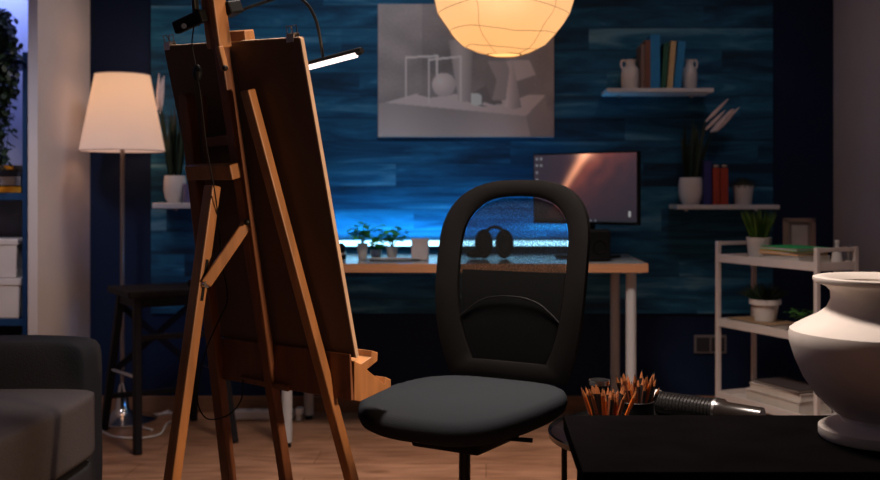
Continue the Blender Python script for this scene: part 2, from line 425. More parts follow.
MB().lathe([(.012, 0), (.03, .03), (.033, .06), (.02, .09), (.004, .1)], (lx, LY, zt - .17), 16).build('bulb', mat('lamp_bulb_glow', (1, .8, .6), emit=(1, .65, .38), es=3), lamp, smooth=True)

# ------------------------------------------------------------------ plants helper
def pot_profile(kind, r, h):
    if kind == 'round': return [(r * .6, 0), (r * .85, h * .15), (r, h * .45), (r * .98, h * .8), (r * .9, h), (r * .84, h), (r * .9, h * .8), (r * .6, h * .75), (.001, h * .75)]
    if kind == 'rim': return [(r * .66, 0), (r * .85, h * .75), (r * .88, h * .76), (r, h * .77), (r, h), (r * .92, h), (r * .88, h * .84), (.001, h * .84)]
    return [(r * .72, 0), (r * .78, h * .05), (r, h), (r * .93, h), (r * .88, h * .85), (.001, h * .85)]
def potted(name, label, x, yb, Y, wpx, hpx, kind, tuft, group=None, potm='white', z=None):
    b = P(x, yb, Y)
    if z is not None: b.z = z
    r = wpx / 2 * Y / F; h = hpx * Y / F
    t = thing(name, label, 'plant', b, group)
    MB().lathe(pot_profile(kind, r, h), b, 28).build('pot', M[potm], t, smooth=True)
    MB().lathe([(r * .86, h * .8), (r * .4, h * .86), (.001, h * .87)], b, 20, cap=False).build('soil', M['soil'], t)
    tuft(t, b + Vector((0, 0, h * .84)), r)
    return t
def grass_tuft(n, L, spread, w=.004, m='grass', droop=.5):
    def f(t, b, r):
        mb = MB()
        for i in range(n):
            a = random.uniform(0, 2 * PI); q = random.random() ** .6
            mb.leaf(b + Vector((math.cos(a), math.sin(a), 0)) * r * .6 * q, (math.cos(a) * spread * q, math.sin(a) * spread * q, 1), L * random.uniform(.65, 1.1), w, droop * q, 5, up=Vector((math.sin(a * 3), math.cos(a * 2), .2)))
        mb.build('foliage', M[m], t)
    return f
def moss_tuft(H):
    def f(t, b, r):
        mb = MB()
        for i in range(260):
            a = random.uniform(0, 2 * PI); e = random.uniform(0, 1); R = r * 1.05
            p = b + Vector((math.cos(a) * R * math.sqrt(1 - e * e), math.sin(a) * R * math.sqrt(1 - e * e), e * H * .7))
            mb.leaf(p, (math.cos(a) * .6, math.sin(a) * .6, random.uniform(.2, 1)), H * .35, .004, .2, 2)
        mb.blob(b, (r * .95, r * .95, H * .65), 2)
        mb.build('foliage', M['moss'], t)
    return f
def bush_tuft(n, R, H, lw=.018, m='leaf_bright'):
    def f(t, b, r):
        st = MB(); mb = MB()
        for i in range(n):
            a = random.uniform(0, 2 * PI); q = random.random()
            tip = b + Vector((math.cos(a) * R * q, math.sin(a) * R * q, H * random.uniform(.35, 1)))
            if i % 4 == 0: st.tube([b, (b + tip) / 2 + Vector((0, 0, .01)), tip], .001, 5)
            mb.leaf(tip, (math.cos(a), math.sin(a), random.uniform(-.3, .7)), lw * 1.4, lw, .4, 3)
        st.build('stem', M['leaf'], t); mb.build('foliage', M[m], t)
    return f
def snake_tuft(n, L, lean=(0, 0), plumes=5):
    def f(t, b, r):
        mb = MB()
        for i in range(n):
            a = random.uniform(0, 2 * PI); q = random.random()
            mb.leaf(b + Vector((math.cos(a), math.sin(a), 0)) * r * .5 * q, (math.cos(a) * .14 * q + lean[0] * random.random(), math.sin(a) * .14 * q, 1), L * random.uniform(.55, 1.0), .016, .04, 6, up=Vector((math.sin(a * 3), math.cos(a * 2) + 1.2, .1)))
        mb.build('foliage', M['leaf_dark'], t)
        for i in range(plumes):
            pl = lean[0] * 3.2
            d = Vector((pl + random.uniform(-.18, .12), random.uniform(-.05, .05), 1)).normalized()
            p1 = b + d * L * random.uniform(.80, .95); d2 = Vector((pl * 2 + random.uniform(.0, .25), random.uniform(-.1, .1), 1)).normalized()
            p2 = p1 + d2 * L * random.uniform(.34, .5)
            s = MB().tube([b, p1], .0012, 5).build('stalk', M['leaf_dark'], t)
            MB().tube([p1, (p1 * 2 + p2) / 3, (p1 + 2 * p2) / 3, p2], [.004, .009, .007, .002], 8).build('plume', M['plume'], s)
    return f

# ------------------------------------------------------------------ floating shelves
def wshelf(x0, x1, yt, yb, label):
    Y0 = 4.48
    a = P(x0, yt, Y0); b = P(x1, yb, Y0)
    t = thing('floating_shelf', label, 'shelf', ((a.x + b.x) / 2, WY - .02, b.z))
    MB().box((a.x, Y0, b.z), (b.x, WY - .016, a.z)).build('shelf_board', M['shelf'], t, bevel=.003)
    for q in (.15, .85):
        xx = a.x + (b.x - a.x) * q
        MB().box((xx - .008, WY - .08, b.z - .012), (xx + .008, WY - .016, b.z + .001)).build('bracket', M['steel'], t)
    return a.z, a.x, b.x
zU, xU0, xU1 = wshelf(607, 714, 88, 92, 'upper white floating shelf on the blue plank wall')
zL, xL0, xL1 = wshelf(677, 780, 205, 209.3, 'lower white floating shelf above the white cart')
zF, xF0, xF1 = wshelf(152, 246, 203, 208.5, 'white floating shelf mostly hidden behind the easel board')
SY = 4.57
def jug(x, w, h, label, hs):
    b = P(x, 0, SY); b.z = zU + .001; r = w / 2 * SY / F; H = h * SY / F
    t = thing('ceramic_jug', label, 'jug', b)
    MB().lathe([(r * .72, 0), (r * .95, H * .12), (r, H * .5), (r * .88, H * .70), (r * .52, H * .8), (r * .5, H * .93), (r * .62, H), (r * .5, H), (r * .4, H * .9), (r * .4, H * .8), (.001, H * .78)], b, 28).build('body', M['white'], t, smooth=True)
    o = Vector((hs * r, 0, 0))
    MB().tube(smoothpath([b + o * .45 + Vector((0, 0, H * .95)), b + o * .85 + Vector((0, 0, H * .98)), b + o * 1.0 + Vector((0, 0, H * .86)), b + o * .85 + Vector((0, 0, H * .70))]), .0045, 8).build('handle', M['white'], t, smooth=True)
jug(630.5, 19, 30, 'white ceramic jug at the left end of the upper wall shelf', -1)
jug(689.5, 15, 30, 'white ceramic jug right of the books on the upper wall shelf', 1)
def book(x0, x1, ytop, zbase, m, label, lean=0, Y=SY, group=None, name='book', depth=.14):
    a = P(x0, ytop, Y - .06); b = P(x1, ytop, Y - .06); h = a.z - zbase
    t = thing(name, label, 'book', ((a.x + b.x) / 2, Y, zbase), group)
    w = b.x - a.x; mx = Matrix.Translation(((a.x + b.x) / 2, Y, zbase)) @ Matrix.Rotation(lean, 4, 'Y')
    MB().box((-w / 2, -.06, .001), (-w / 2 + .002, depth - .06, h), mx).box((w / 2 - .002, -.06, .001), (w / 2, depth - .06, h), mx).box((-w / 2, -.062, .001), (w / 2, -.058, h), mx).build('cover', m, t)
    MB().box((-w / 2 + .002, -.057, .003), (w / 2 - .002, depth - .064, h - .003), mx).build('pages', plain('page_block', (.5, .45, .38)), t)
    return t
B = plain
book(641.2, 644.5, 44, zU, B('book_grey_brown', (.20, .13, .11)), 'slim grey-brown book beside the left jug on the upper wall shelf')
book(645, 650.3, 40, zU, B('book_brown', (.17, .07, .045)), 'brown book left of the tall blue book on the upper wall shelf')
book(650.5, 660, 34.5, zU, B('book_blue', (.008, .20, .48)), 'tall blue book in the middle of the upper wall shelf')
book(661, 666, 43, zU, B('book_green', (.01, .09, .045)), 'dark green book leaning between blue and cream books', .07)
book(667, 672.5, 41, zU, B('book_cream', (.55, .40, .20)), 'slim cream book between the green and blue books', .08)
book(673.5, 681, 41, zU, B('book_teal_blue', (.010, .20, .45)), 'blue book leaning beside the right jug on the upper wall shelf', .1)
# lower shelf
potted('potted_plant', 'tall dark-leaved plant with pale dried plumes in white pot on the lower wall shelf', 691, 205, SY, 25, 27, 'round', snake_tuft(44, .30, (.12, 0), 8), z=zL + .001)
book(704, 711.5, 161, zL, B('book_navy', (.02, .02, .14)), 'navy blue book beside the red books on the lower wall shelf')
def redbook(x0, x1, label):
    t = book(x0, x1, 168, zL, B('book_red', (.33, .035, .012)), label)
    a = P((x0 + x1) / 2, 166, SY - .055)
    MB().blob(a, (.013, .01, .006), 2).build('label_dot', B('pale_dot', (.5, .42, .32)), t, smooth=True)
redbook(713, 719.5, 'red book on the lower wall shelf, next to the navy book')
redbook(720.5, 728, 'red book on the lower wall shelf, nearer the small white pot')
potted('potted_plant', 'small white pot of grey-green moss at the right of the lower wall shelf', 743, 205, SY, 21, 19, 'cone', moss_tuft(.055), z=zL + .001)
# left shelf
potted('potted_plant', 'tall dark-leaved plant in white pot on the shelf behind the easel', 175, 203, SY, 22, 27, 'round', snake_tuft(40, .36, (-.02, 0), 3), z=zF + .001)
g = P(189, 0, SY - .03); g.z = zF + .001
MB().lathe([(.024, 0), (.027, .01), (.027, .085), (.024, .085), (.024, .012), (.001, .012)], g, 24).build('candle_glass', B('lilac_glass', (.13, .12, .26), .2), smooth=True)
tag(bpy.data.objects['candle_glass'], 'small lilac glass holder beside the pot on the shelf behind the easel', 'glass')

# ------------------------------------------------------------------ outlet on the wall
o0 = P(694, 335, WY); o1 = P(726, 353, WY)
ot = thing('wall_outlet', 'white double wall outlet low on the navy wall left of the cart', 'outlet', ((o0.x + o1.x) / 2, WY, o1.z))
MB().box((o0.x, WY - .010, o1.z), (o1.x, WY, o0.z)).build('plate', B('outlet_plate', (.20, .18, .18)), ot, bevel=.002)
for q in (.27, .73):
    c = Vector((o0.x + (o1.x - o0.x) * q, WY - .012, (o0.z + o1.z) / 2))
    MB().box(c + Vector((-.031, -.001, -.034)), c + Vector((.031, .003, .032))).build('socket', B('socket_dark', (.02, .02, .025)), ot, bevel=.004)

# ------------------------------------------------------------------ desk
DZ = .74; dF = 3.98; dB = 4.62
dx0 = -.87; dx1 = P(648, 0, dF).x
dk = thing('desk', 'long desk with oak edge and round white legs against the blue wall', 'desk', ((dx0 + dx1) / 2, 4.3, 0))
dt = MB().box((dx0, dF + .002, DZ - .034), (dx1 - .002, dB, DZ)).build('desktop', M['desk_top'], dk, bevel=.001)
MB().box((dx0, dF - .002, DZ - .034), (dx1, dF + .002, DZ + .0005)).box((dx1 - .002, dF - .002, DZ - .034), (dx1 + .001, dB, DZ + .0005)).build('edge_band', M['desk_edge'], dt)
for px, Y in ((631, 4.05), (287, 4.05)):
    x = P(px, 0, Y).x
    for YY, mm in ((Y, 'white_leg'), (4.55, 'white_leg')):
        l = MB().cyl((x, YY, .02), (x, YY, DZ - .035), .021, n=20).build('leg', M[mm], dk, smooth=True)
        MB().cyl((x, YY, 0), (x, YY, .02), .017, n=16).build('foot', M['black_plastic'], l)
        MB().lathe([(.045, -.006), (.045, 0)], (x, YY, DZ - .034), 20).build('mounting_plate', M['white_leg'], l)
# LED strip
sx0 = P(318, 0, 4.66).x; sx1 = P(572, 0, 4.66).x; sz = P(0, 243.5, 4.66).z
led = thing('led_strip', 'glowing blue-white light strip along the wall behind the desk', 'light', ((sx0 + sx1) / 2, 4.675, sz - .02))
MB().box((sx0, 4.668, sz - .02), (sx1, 4.685, sz - .010)).build('channel', M['black_plastic'], led)
MB().box((sx0, 4.655, sz - .011), (sx1, 4.683, sz + .012)).build('diffuser', mat('led_glow', (.5, .8, 1), emit=(.30, .72, 1.0), es=5), led)
# desk items
potted('herb_pot', 'leafy green herb in a white pot, leftmost on the desk', 362.5, 0, 4.25, 11, 16, 'cone', bush_tuft(60, .060, .095, .028), z=DZ + .001)
potted('herb_pot', 'bushy green herb in a white pot beside the pale tray on the desk', 392, 0, 4.30, 12, 11, 'cone', bush_tuft(70, .055, .095, .028), z=DZ + .006)
potted('herb_pot', 'low green sprig spilling from a small bowl between two desk plants', 376, 0, 4.42, 12, 7, 'cone', bush_tuft(44, .06, .06, .024), z=DZ + .001)
c0 = P(411, 0, 4.2); 
cb = thing('white_card_box', 'blank upright white box on the desk behind the chair', 'box', (P(420, 0, 4.2).x, 4.22, DZ))
MB().box((P(411.5, 0, 4.2).x, 4.19, DZ + .001), (P(428, 0, 4.2).x, 4.26, DZ + .088)).build('carton', B('white_card', (.62, .56, .58)), cb, bevel=.002)
MB().box((P(411.5, 0, 4.2).x - .001, 4.189, DZ + .075), (P(428, 0, 4.2).x + .001, 4.261, DZ + .089)).build('lid', B('white_card', (.62, .56, .58)), cb, bevel=.001)
tr = MB(); tr.lathe([(.10, 0), (.125, .006), (.128, .009), (.12, .009), (.10, .004), (.001, .004)], (0, 0, 0), 36)
for v in tr.bm.verts: v.co = Vector((v.co.x * .95 + P(392, 0, 4.22).x, v.co.y * .45 + 4.25 - .08, v.co.z + DZ + .0015))
tag(tr.build('tray', B('pale_tray', (.5, .5, .54), .3), smooth=True), 'shallow pale oval tray at the front of the desk', 'tray')
cs = thing('desk_speaker', 'small black rounded gadget at the left of the herb pots on the desk', 'speaker', P(341, 0, 4.25).xy.to_3d() + Vector((0, 0, DZ)))
sx = P(341, 0, 4.25).x
MB().lathe([(.02, .001), (.022, .01), (.02, .055), (.01, .068), (.001, .07)], (sx, 4.25, DZ), 20).build('body', M['black_plastic'], cs, smooth=True)
MB().lathe([(.0225, .02), (.0225, .03)], (sx, 4.25, DZ), 20).build('ring', M['steel'], cs)
# headphones
hx = P(495, 0, 4.28).x; hy = 4.28
hp = thing('headphones', 'black over-ear headphones lying on the desk behind the chair mesh', 'headphones', (hx, hy, DZ))
arc = [(hx + (.062) * math.cos(a) , hy + .03, DZ + .04 + .095 * math.sin(a)) for a in [PI * j / 16 for j in range(17)]]
MB().tube(arc, .008, 10).build('headband', M['black_plastic'], hp, smooth=True)
for s in (-1, 1):
    e = MB().blob((hx + s * .044 - .004, hy, DZ + .064), (.040, .036, .063), 3).build('ear_cup', M['black_plastic'], hp, smooth=True)
    MB().tube([(hx + s * .044 + .028 * math.cos(a), hy - .03, DZ + .060 + .042 * math.sin(a)) for a in [2 * PI * j / 24 for j in range(24)]], .007, 8, closed=True).build('ear_pad', M['frame_plastic'], e, smooth=True)
for s, h in ((-1, .04),):
    MB().blob((hx - .085, hy, DZ + .022), (.04, .03, .021), 2).build('cable_bundle', M['black_plastic'], hp, smooth=True)

# monitor
mr = P(638, 153, 4.16); mrb = P(638, 223, 4.16); ml = P(533, 152, 4.50); mlb = P(534, 216.5, 4.50)
ux = Vector((mr.x - ml.x, mr.y - ml.y, 0)); Wm = ux.length; ux.normalize()
zt_ = (mr.z + ml.z) / 2; zb_ = .886; nm = Vector((ux.y, -ux.x, 0))
if nm.y > 0: nm = -nm
mc = Vector(((mr.x + ml.x) / 2, (mr.y + ml.y) / 2, 0))
mon = thing('monitor', 'black computer monitor showing a glowing orange space wallpaper on the desk', 'monitor', (mc.x, mc.y, DZ))
fr = Matrix((ux, nm, Vector((0, 0, 1)))).transposed().to_4x4(); fr.translation = Vector((mc.x, mc.y, 0))
MB().box((-Wm / 2, -.025, zb_), (Wm / 2, -.001, zt_), fr).build('housing', M['black_plastic'], mon, bevel=.003)
def fscreen(s, t):
    x, y = s * 1.6, t
    b = Vector((.038, .030, .045)) * (1 - .25 * t)
    ax, ay, bx, by = .86, -.05, .40, .66
    d = seg(x, y, (ax, ay), (bx, by)); side = (x - (ax + (y - ay) * (bx - ax) / (by - ay)))
    f = max(0, 1 - 1.0 * y)
    b += Vector((1.0, .40, .20)) * math.exp(-(d / (.022 + .05 * (1 - y))) ** 2) * 1.25 * f
    n_ = 1 + .7 * noise.noise((x * 6 + y * 5, y * 4 - x * 4, 1))
    if side > 0: b += Vector((.46, .085, .03)) * math.exp(-side / .34) * math.exp(-y / .5) * n_
    else: b += Vector((.12, .025, .014)) * math.exp(side / .14) * math.exp(-y / .5) * n_
    b += Vector((1, .55, .35)) * math.exp(-math.hypot((x - .84) * .6, y) ** 2 / .008) * .45
    for iy, n in ((.06, 2), (.16, 2), (.27, 1), (.38, 1)):
        for i in range(n):
            if abs(x - .05 - .07 * i) < .015 and abs(y - iy) < .02: b = Vector((.22, .22, .25))
    if abs(x - 1.5) < .02 and abs(y - .88) < .04: b = Vector((.35, .35, .35))
    if y > .965: b = Vector((.02, .022, .03)) if not (int(x * 40) % 3 == 0 and abs(x - .8) < .25) else Vector((.12, .13, .16))
    return tuple(max(0, c) for c in b)
o_ = fr @ Vector((-Wm / 2 + .006, .0008, zt_ - .006))
paint_grid('screen', o_, ux * (Wm - .012), Vector((0, 0, -(zt_ - zb_ - .018))), 180, 110, fscreen, vcmat('screen_glow', .25, .75), mon)
MB().box((-.03, -.05, DZ + .012), (.03, -.03, zb_ + .12), fr).build('stand_neck', M['black_plastic'], mon, bevel=.004)
MB().box((-.11, -.13, DZ + .001), (.11, .06, DZ + .013), fr).build('stand_base', M['black_plastic'], mon, bevel=.006)
kx = P(597, 0, 4.2).x
sp = thing('desk_speaker', 'black desktop speaker under the monitor at the right of the desk', 'speaker', (kx, 4.12, DZ))
MB().box((kx - .045, 4.10, DZ + .001), (kx + .045, 4.2, DZ + .13)).build('cabinet', M['black_plastic'], sp, bevel=.008)
MB().lathe([(.03, 0), (.026, .002), (.001, -.006)], (0, 0, 0), 20)
cn = MB(); cn.lathe([(.032, 0), (.028, .003), (.012, -.006), (.001, -.002)], (0, 0, 0), 20, cap=False)
for v in cn.bm.verts: v.co = Vector((v.co.x + kx, 4.0995 - v.co.z, v.co.y + DZ + .06))
cn.build('driver_cone', M['frame_plastic'], sp, smooth=True)

# ------------------------------------------------------------------ power strip and cables
ps = thing('power_strip', 'white power strip lying on the floor by the wall under the desk', 'power strip', (P(262, 0, 4.55).x, 4.55, 0))
MB().box((P(226, 0, 4.55).x, 4.52, .001), (P(294, 0, 4.55).x, 4.58, .042)).build('body', M['white'], ps, bevel=.008)
q = P(298, 0, 4.5).x
MB().box((q - .012, 4.49, .03), (q + .02, 4.54, .06)).box((q - .01, 4.5, .001), (q + .012, 4.53, .035)).build('plug', M['white'], ps, bevel=.006)
for i in range(4):
    MB().lathe([(.018, .0425), (.014, .044)], (P(236 + i * 14, 0, 4.55).x, 4.55, 0), 16).build('socket', B('socket_white', (.4, .38, .38)), ps)
def cable(name, label, pts, r, m, cat='cable', parent=None):
    o = MB().tube(smoothpath(pts), r, 8).build(name, m, parent, smooth=True)
    if not parent: tag(o, label, cat)
    return o
def fp(x, y, z=.006): # a point on the floor
    Y = (CH - z) * F / (y - HY); return P(x, y, Y)
cable('power_cable', 'white cable looping on the floor from the power strip towards the lamp', [fp(228, 413), fp(218, 407), fp(205, 410), fp(190, 409), fp(172, 413), fp(150, 416), fp(140, 425), fp(152, 430)], .006, M['white'])
cable('power_cable', 'white cable lying in a curve round the floor lamp base', [fp(190, 417), fp(168, 423), fp(160, 434), fp(140, 438), fp(115, 437), fp(100, 430)], .005, M['white'])
cable('power_cable', 'thin white cable on the floor along the skirting behind the stool', [fp(216, 405), fp(196, 404), fp(175, 409), fp(158, 415)], .006, M['white'])

# ------------------------------------------------------------------ step stool
st = thing('step_stool', 'black wooden bar stool with splayed legs and crossed rear brace beside the sofa', 'stool', (-1.336, 4.227, 0))
ab = Vector((.572, -.82, 0)); bc = Vector((.87, .49, 0)); sc_ = Vector((-1.336, 4.227, 0)); SZ = .628
def sq(u, v, z): return sc_ + ab * u + bc * v + Vector((0, 0, z))
fa, fb, fc, fd = [sq(u, v, 0) for u, v in ((-.25, -.19), (.25, -.19), (.25, .19), (-.25, .19))]
mm = Matrix((ab, bc, Vector((0, 0, 1)))).transposed().to_4x4(); mm.translation = sc_
MB().box((-.165, -.20, SZ - .028), (.165, .20, SZ), mm).build('seat', M['stool'], st, bevel=.006)
MB().box((-.12, -.165, SZ - .07), (.12, -.145, SZ - .028), mm).box((-.12, .145, SZ - .07), (.12, .165, SZ - .028), mm).box((-.12, -.165, SZ - .07), (-.10, .165, SZ - .028), mm).box((.10, -.165, SZ - .07), (.12, .165, SZ - .028), mm).build('apron', M['stool'], st)
tops = [sq(u, v, SZ - .03) for u, v in ((-.115, -.155), (.115, -.155), (.115, .155), (-.115, .155))]
for t_, f_ in zip(tops, (fa, fb, fc, fd)): MB().bar(f_, t_, .036, .028, ab).build('leg', M['stool'], st, bevel=.003)
def on(i, z):
    f_, t_ = (fa, fb, fc, fd)[i], tops[i]; return f_.lerp(t_, z / (SZ - .03))
MB().bar(on(1, .44), on(2, .44), .022, .022, (0, 0, 1)).build('rung', M['stool'], st, bevel=.003)
MB().bar(on(3, .15), on(0, .15), .022, .022, (0, 0, 1)).build('rung', M['stool'], st, bevel=.003)
MB().cyl(on(0, .27), on(1, .29), .010).build('foot_bar', M['chrome'], st, smooth=True)
MB().cyl(on(3, .27), on(2, .29), .010).build('foot_bar', M['chrome'], st, smooth=True)
MB().bar(on(0, .55), on(3, .25), .026, .012, (0, 0, 1)).build('cross_brace', M['stool'], st)
MB().bar(on(3, .55), on(0, .25), .026, .012, (0, 0, 1)).build('cross_brace', M['stool'], st)

# ------------------------------------------------------------------ bookshelf left, boxes, books, ivy
bsx1 = P(27, 0, 4.20).x; bsx0 = bsx1 - .62
bs = thing('bookcase', 'tall dark blue open bookcase at the left edge beside the white pillar', 'bookcase', ((bsx0 + bsx1) / 2, 4.32, 0))
navy2 = B('bookcase_blue', (.006, .045, .13), .5)
bt = P(0, 52, 4.20).z; z1 = P(0, 193, 4.20).z; z0 = P(0, 319, 4.20).z
for xx in (bsx0, bsx1 - .020): MB().box((xx, 4.20, 0), (xx + .020, 4.455, bt)).build('side_panel', navy2, bs, bevel=.002)
for zz in (bt - .02, z1, z0, .12): MB().box((bsx0 + .027, 4.205, zz - .03), (bsx1 - .020, 4.45, zz)).build('shelf_board', navy2, bs, bevel=.002)
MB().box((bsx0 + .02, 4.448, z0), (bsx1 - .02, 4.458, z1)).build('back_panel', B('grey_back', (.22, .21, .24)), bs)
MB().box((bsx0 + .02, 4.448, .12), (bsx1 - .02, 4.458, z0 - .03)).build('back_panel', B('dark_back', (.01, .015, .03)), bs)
def flatbook(xl, xr, zbot, h, m, label, Y0, dep, name='book'):
    t = thing(name, label, 'book', ((xl + xr) / 2, Y0 + dep / 2, zbot))
    MB().box((xl, Y0, zbot + .0005), (xr, Y0 + dep, zbot + .003)).box((xl, Y0, zbot + h - .0025), (xr, Y0 + dep, zbot + h)).box((xl, Y0, zbot + .0005), (xr, Y0 + .003, zbot + h)).build('cover', m, t)
    MB().box((xl + .002, Y0 + .0035, zbot + .003), (xr - .003, Y0 + dep - .004, zbot + h - .0025)).build('pages', plain('page_block', (.5, .45, .38)), t)
k = 4.24 / F; zz = z1
for h, m, lb, xr in ((7, B('book_yellow', (.75, .32, .01)), 'yellow book at the bottom of the stack in the blue bookcase', 21),
                 (10, B('book_grey', (.30, .27, .27)), 'thick grey book in the stack in the blue bookcase', 20.5),
                 (6, B('book_dark', (.012, .012, .02)), 'dark book in the stack in the blue bookcase', 17),
                 (5, B('book_yellow', (.75, .32, .01)), 'yellow book on top of the stack in the blue bookcase', 13)):
    flatbook(P(xr, 0, 4.24).x - .22, P(xr, 0, 4.24).x, zz, h * k, m, lb, 4.24, .17); zz += h * k
def lidbox(xl, xr, zb2, h, lh, label, Y0, dep):
    t = thing('storage_box', label, 'box', ((xl + xr) / 2, Y0 + dep / 2, zb2))
    cx = (xl + xr) / 2
    mb = MB().box((xl + .008, Y0 + .006, zb2 + .001), (xr - .008, Y0 + dep - .006, zb2 + h - lh + .002))
    for v in mb.bm.verts:
        if v.co.z < zb2 + .02: v.co.x = cx + (v.co.x - cx) * .96
    mb.build('box_body', M['white'], t, bevel=.004)
    MB().box((xl, Y0, zb2 + h - lh), (xr, Y0 + dep, zb2 + h)).build('lid', M['white'], t, bevel=.004)
h2 = 40 * k
lidbox(P(27, 0, 4.22).x - .27 - .03, P(26.5, 0, 4.22).x - .03 + .012, z0, h2, .03, 'wide white lidded storage box on the low bookcase shelf', 4.21, .22)
lidbox(P(18, 0, 4.22).x - .24, P(18, 0, 4.22).x, z0 + h2, 39 * k, .025, 'white lidded storage box on top of another box in the bookcase', 4.22, .2)
iv = Vector((P(-6, 0, 4.27).x, 4.29, bt - .02 + .001))
ivy = thing('hanging_ivy', 'trailing dark green ivy hanging down the blue bookcase', 'plant', iv)
MB().lathe(pot_profile('round', .075, .15), iv, 24).build('pot', B('olive_pot', (.16, .12, .03)), ivy, smooth=True)
mb = MB(); stm = MB()
for i in range(15):
    a = random.uniform(-.9, 2.6); ex = random.uniform(-10, 13); L = random.uniform(.22, .58)
    p = iv + Vector((0, 0, .15)); tgt = Vector((P(ex, 0, 4.16).x, 4.16 + random.uniform(-.02, .04), iv.z + .08))
    pts = smoothpath([p, (p + tgt) / 2 + Vector((0, 0, .07)), tgt, tgt + Vector((.012, 0, -L * .5)), tgt + Vector((random.uniform(-.02, .02), 0, -L))], 9)
    stm.tube(pts, .0015, 5)
    for q in pts[4:]:
        for _ in range(3):
            r_ = Vector((random.uniform(-.022, .022), random.uniform(-.03, .01), random.uniform(-.015, .015)))
            mb.leaf(q + r_, (random.uniform(-1, 1), random.uniform(-.8, .2), random.uniform(-1, .2)), .030, .024, .3, 3)
mb.build('foliage', M['leaf_dark'], ivy); stm.build('vine', M['leaf_dark'], ivy)

# ------------------------------------------------------------------ sofa
sf = thing('sofa', 'charcoal fabric sofa with a low square arm at the left edge', 'sofa', (-1.5, 2.3, 0))
sxr = -1.075; sxl = -1.98; ya = 2.84
def rbox(lo, hi, name, m, bev, par=sf, puff=0):
    mb = MB(); mb.box(lo, hi)
    bmesh.ops.subdivide_edges(mb.bm, edges=mb.bm.edges[:], cuts=10, use_grid_fill=True)
    c = (Vector(lo) + Vector(hi)) / 2; hd = (Vector(hi) - Vector(lo)) / 2
    for v in mb.bm.verts:
        d = [(v.co[i] - c[i]) / hd[i] for i in range(3)]
        core = Vector([c[i] + max(-hd[i] + bev, min(hd[i] - bev, v.co[i] - c[i])) for i in range(3)])
        off = v.co - core
        if off.length > 1e-6: v.co = core + off.normalized() * bev
        if puff: v.co.z += puff * (1 - d[0] ** 2) * (1 - d[1] ** 2) * (1 if d[2] > 0 else 0)
        v.co += Vector((noise.noise(v.co * 6), noise.noise(v.co * 6 + Vector((5, 5, 5))), noise.noise(v.co * 7 + Vector((9, 0, 3))))) * .004
    return mb.build(name, m, par, smooth=True, sub=1)
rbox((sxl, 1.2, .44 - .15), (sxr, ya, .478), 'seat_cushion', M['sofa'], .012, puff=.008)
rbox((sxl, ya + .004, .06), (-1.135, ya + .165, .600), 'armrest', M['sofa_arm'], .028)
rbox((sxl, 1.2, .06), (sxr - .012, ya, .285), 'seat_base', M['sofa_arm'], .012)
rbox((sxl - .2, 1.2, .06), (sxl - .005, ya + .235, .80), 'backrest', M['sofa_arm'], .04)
for x in (sxl - .1, sxr - .12):
    for y in (1.3, ya + .1): MB().cyl((x, y, 0), (x, y, .065), .018, .024).build('foot', M['stool'], sf)

# ------------------------------------------------------------------ easel
Fd = Vector((.588, .809, 0)).normalized(); W = Vector((.809, -.588, 0)).normalized(); UP = Vector((0, 0, 1))
P0 = P(300, 37.5, 2.2)
LEAN = math.radians(14.1)
V = (-Fd * math.sin(LEAN) + UP * math.cos(LEAN)).normalized()
Nn = W.cross(V); 
if Nn.dot(Fd) < 0: Nn = -Nn
def on_plane(x, y, n=0.0):
    d = ray(x, y); o = Vector((0, 0, CH)); q = P0 + Nn * n
    return o + d * ((q - o).dot(Nn) / d.dot(Nn))
def uvn(p): r = p - P0; return r.dot(W), r.dot(V), r.dot(Nn)
def at(u, v, n): return P0 + W * u + V * v + Nn * n
def floor_v(u, n):  # v at which z=0
    return -(P0.z + Nn.z * n) / V.z
es = thing('easel', 'beech wood studio easel seen from behind, holding a large drawing board', 'easel', (-.45, 2.35, 0))
EW = M['easel']
def pbar(a, b, n, w, d, name, ext=None, m=None, par=None, bev=.003):
    ua = uvn(on_plane(*a, n)); ub = uvn(on_plane(*b, n))
    A = at(ua[0], ua[1], n); Bp = at(ub[0], ub[1], n)
    if ext == 'floor':
        t = (Bp.z) / (A.z - Bp.z); Bp = Bp + (Bp - A) * t; Bp.z = max(Bp.z, .001)
    return MB().bar(Bp, A, w, d, W).build(name, m or EW, par or es, bevel=bev), A, Bp
# side uprights
_, lA, lB = pbar((187, 100), (229, 480), -.034, .034, .026, 'front_leg', 'floor', M['easel_shaded'])
tp = MB(); tp.lathe([(.017, -.013), (.017, .013)], (0, 0, 0), 24)
mt = Matrix((W, V, Nn)).transposed().to_4x4(); mt.translation = lA
bmesh.ops.transform(tp.bm, matrix=mt, verts=tp.bm.verts); tp.build('rounded_leg_top', M['easel_shaded'], _, bevel=.002)
_, rA, rB = pbar((247.5, 90), (351.5, 480), -.034, .030, .022, 'front_leg', 'floor')
# mast
_, mA, mB = pbar((221, 45), (286, 480), -.030, .027, .026, 'mast', 'floor', M['easel_shaded'])
up0 = at(*uvn(on_plane(219.5, 48, -.034))); up1 = at(*uvn(on_plane(213, 0, -.034))); dirm = (up1 - up0).normalized()
sm = MB().bar(up0, up0 + dirm * .62, .046, .036, W).build('sliding_mast', EW, es, bevel=.003)
gr = up0 - Nn * .0185
MB().bar(gr + dirm * .0, gr + dirm * .60 + W * 0, .012, .002, W).build('groove', M['easel_shaded'], sm)
MB().bar(on_plane(219, 46, -.05), on_plane(225, 70, -.05), .016, .014, W).build('mast_stop', EW, es, bevel=.003)
kb = on_plane(225, 68, -.062)
MB().blob(kb, (.007, .007, .007), 2).build('knob', M['black_metal'], es, smooth=True)
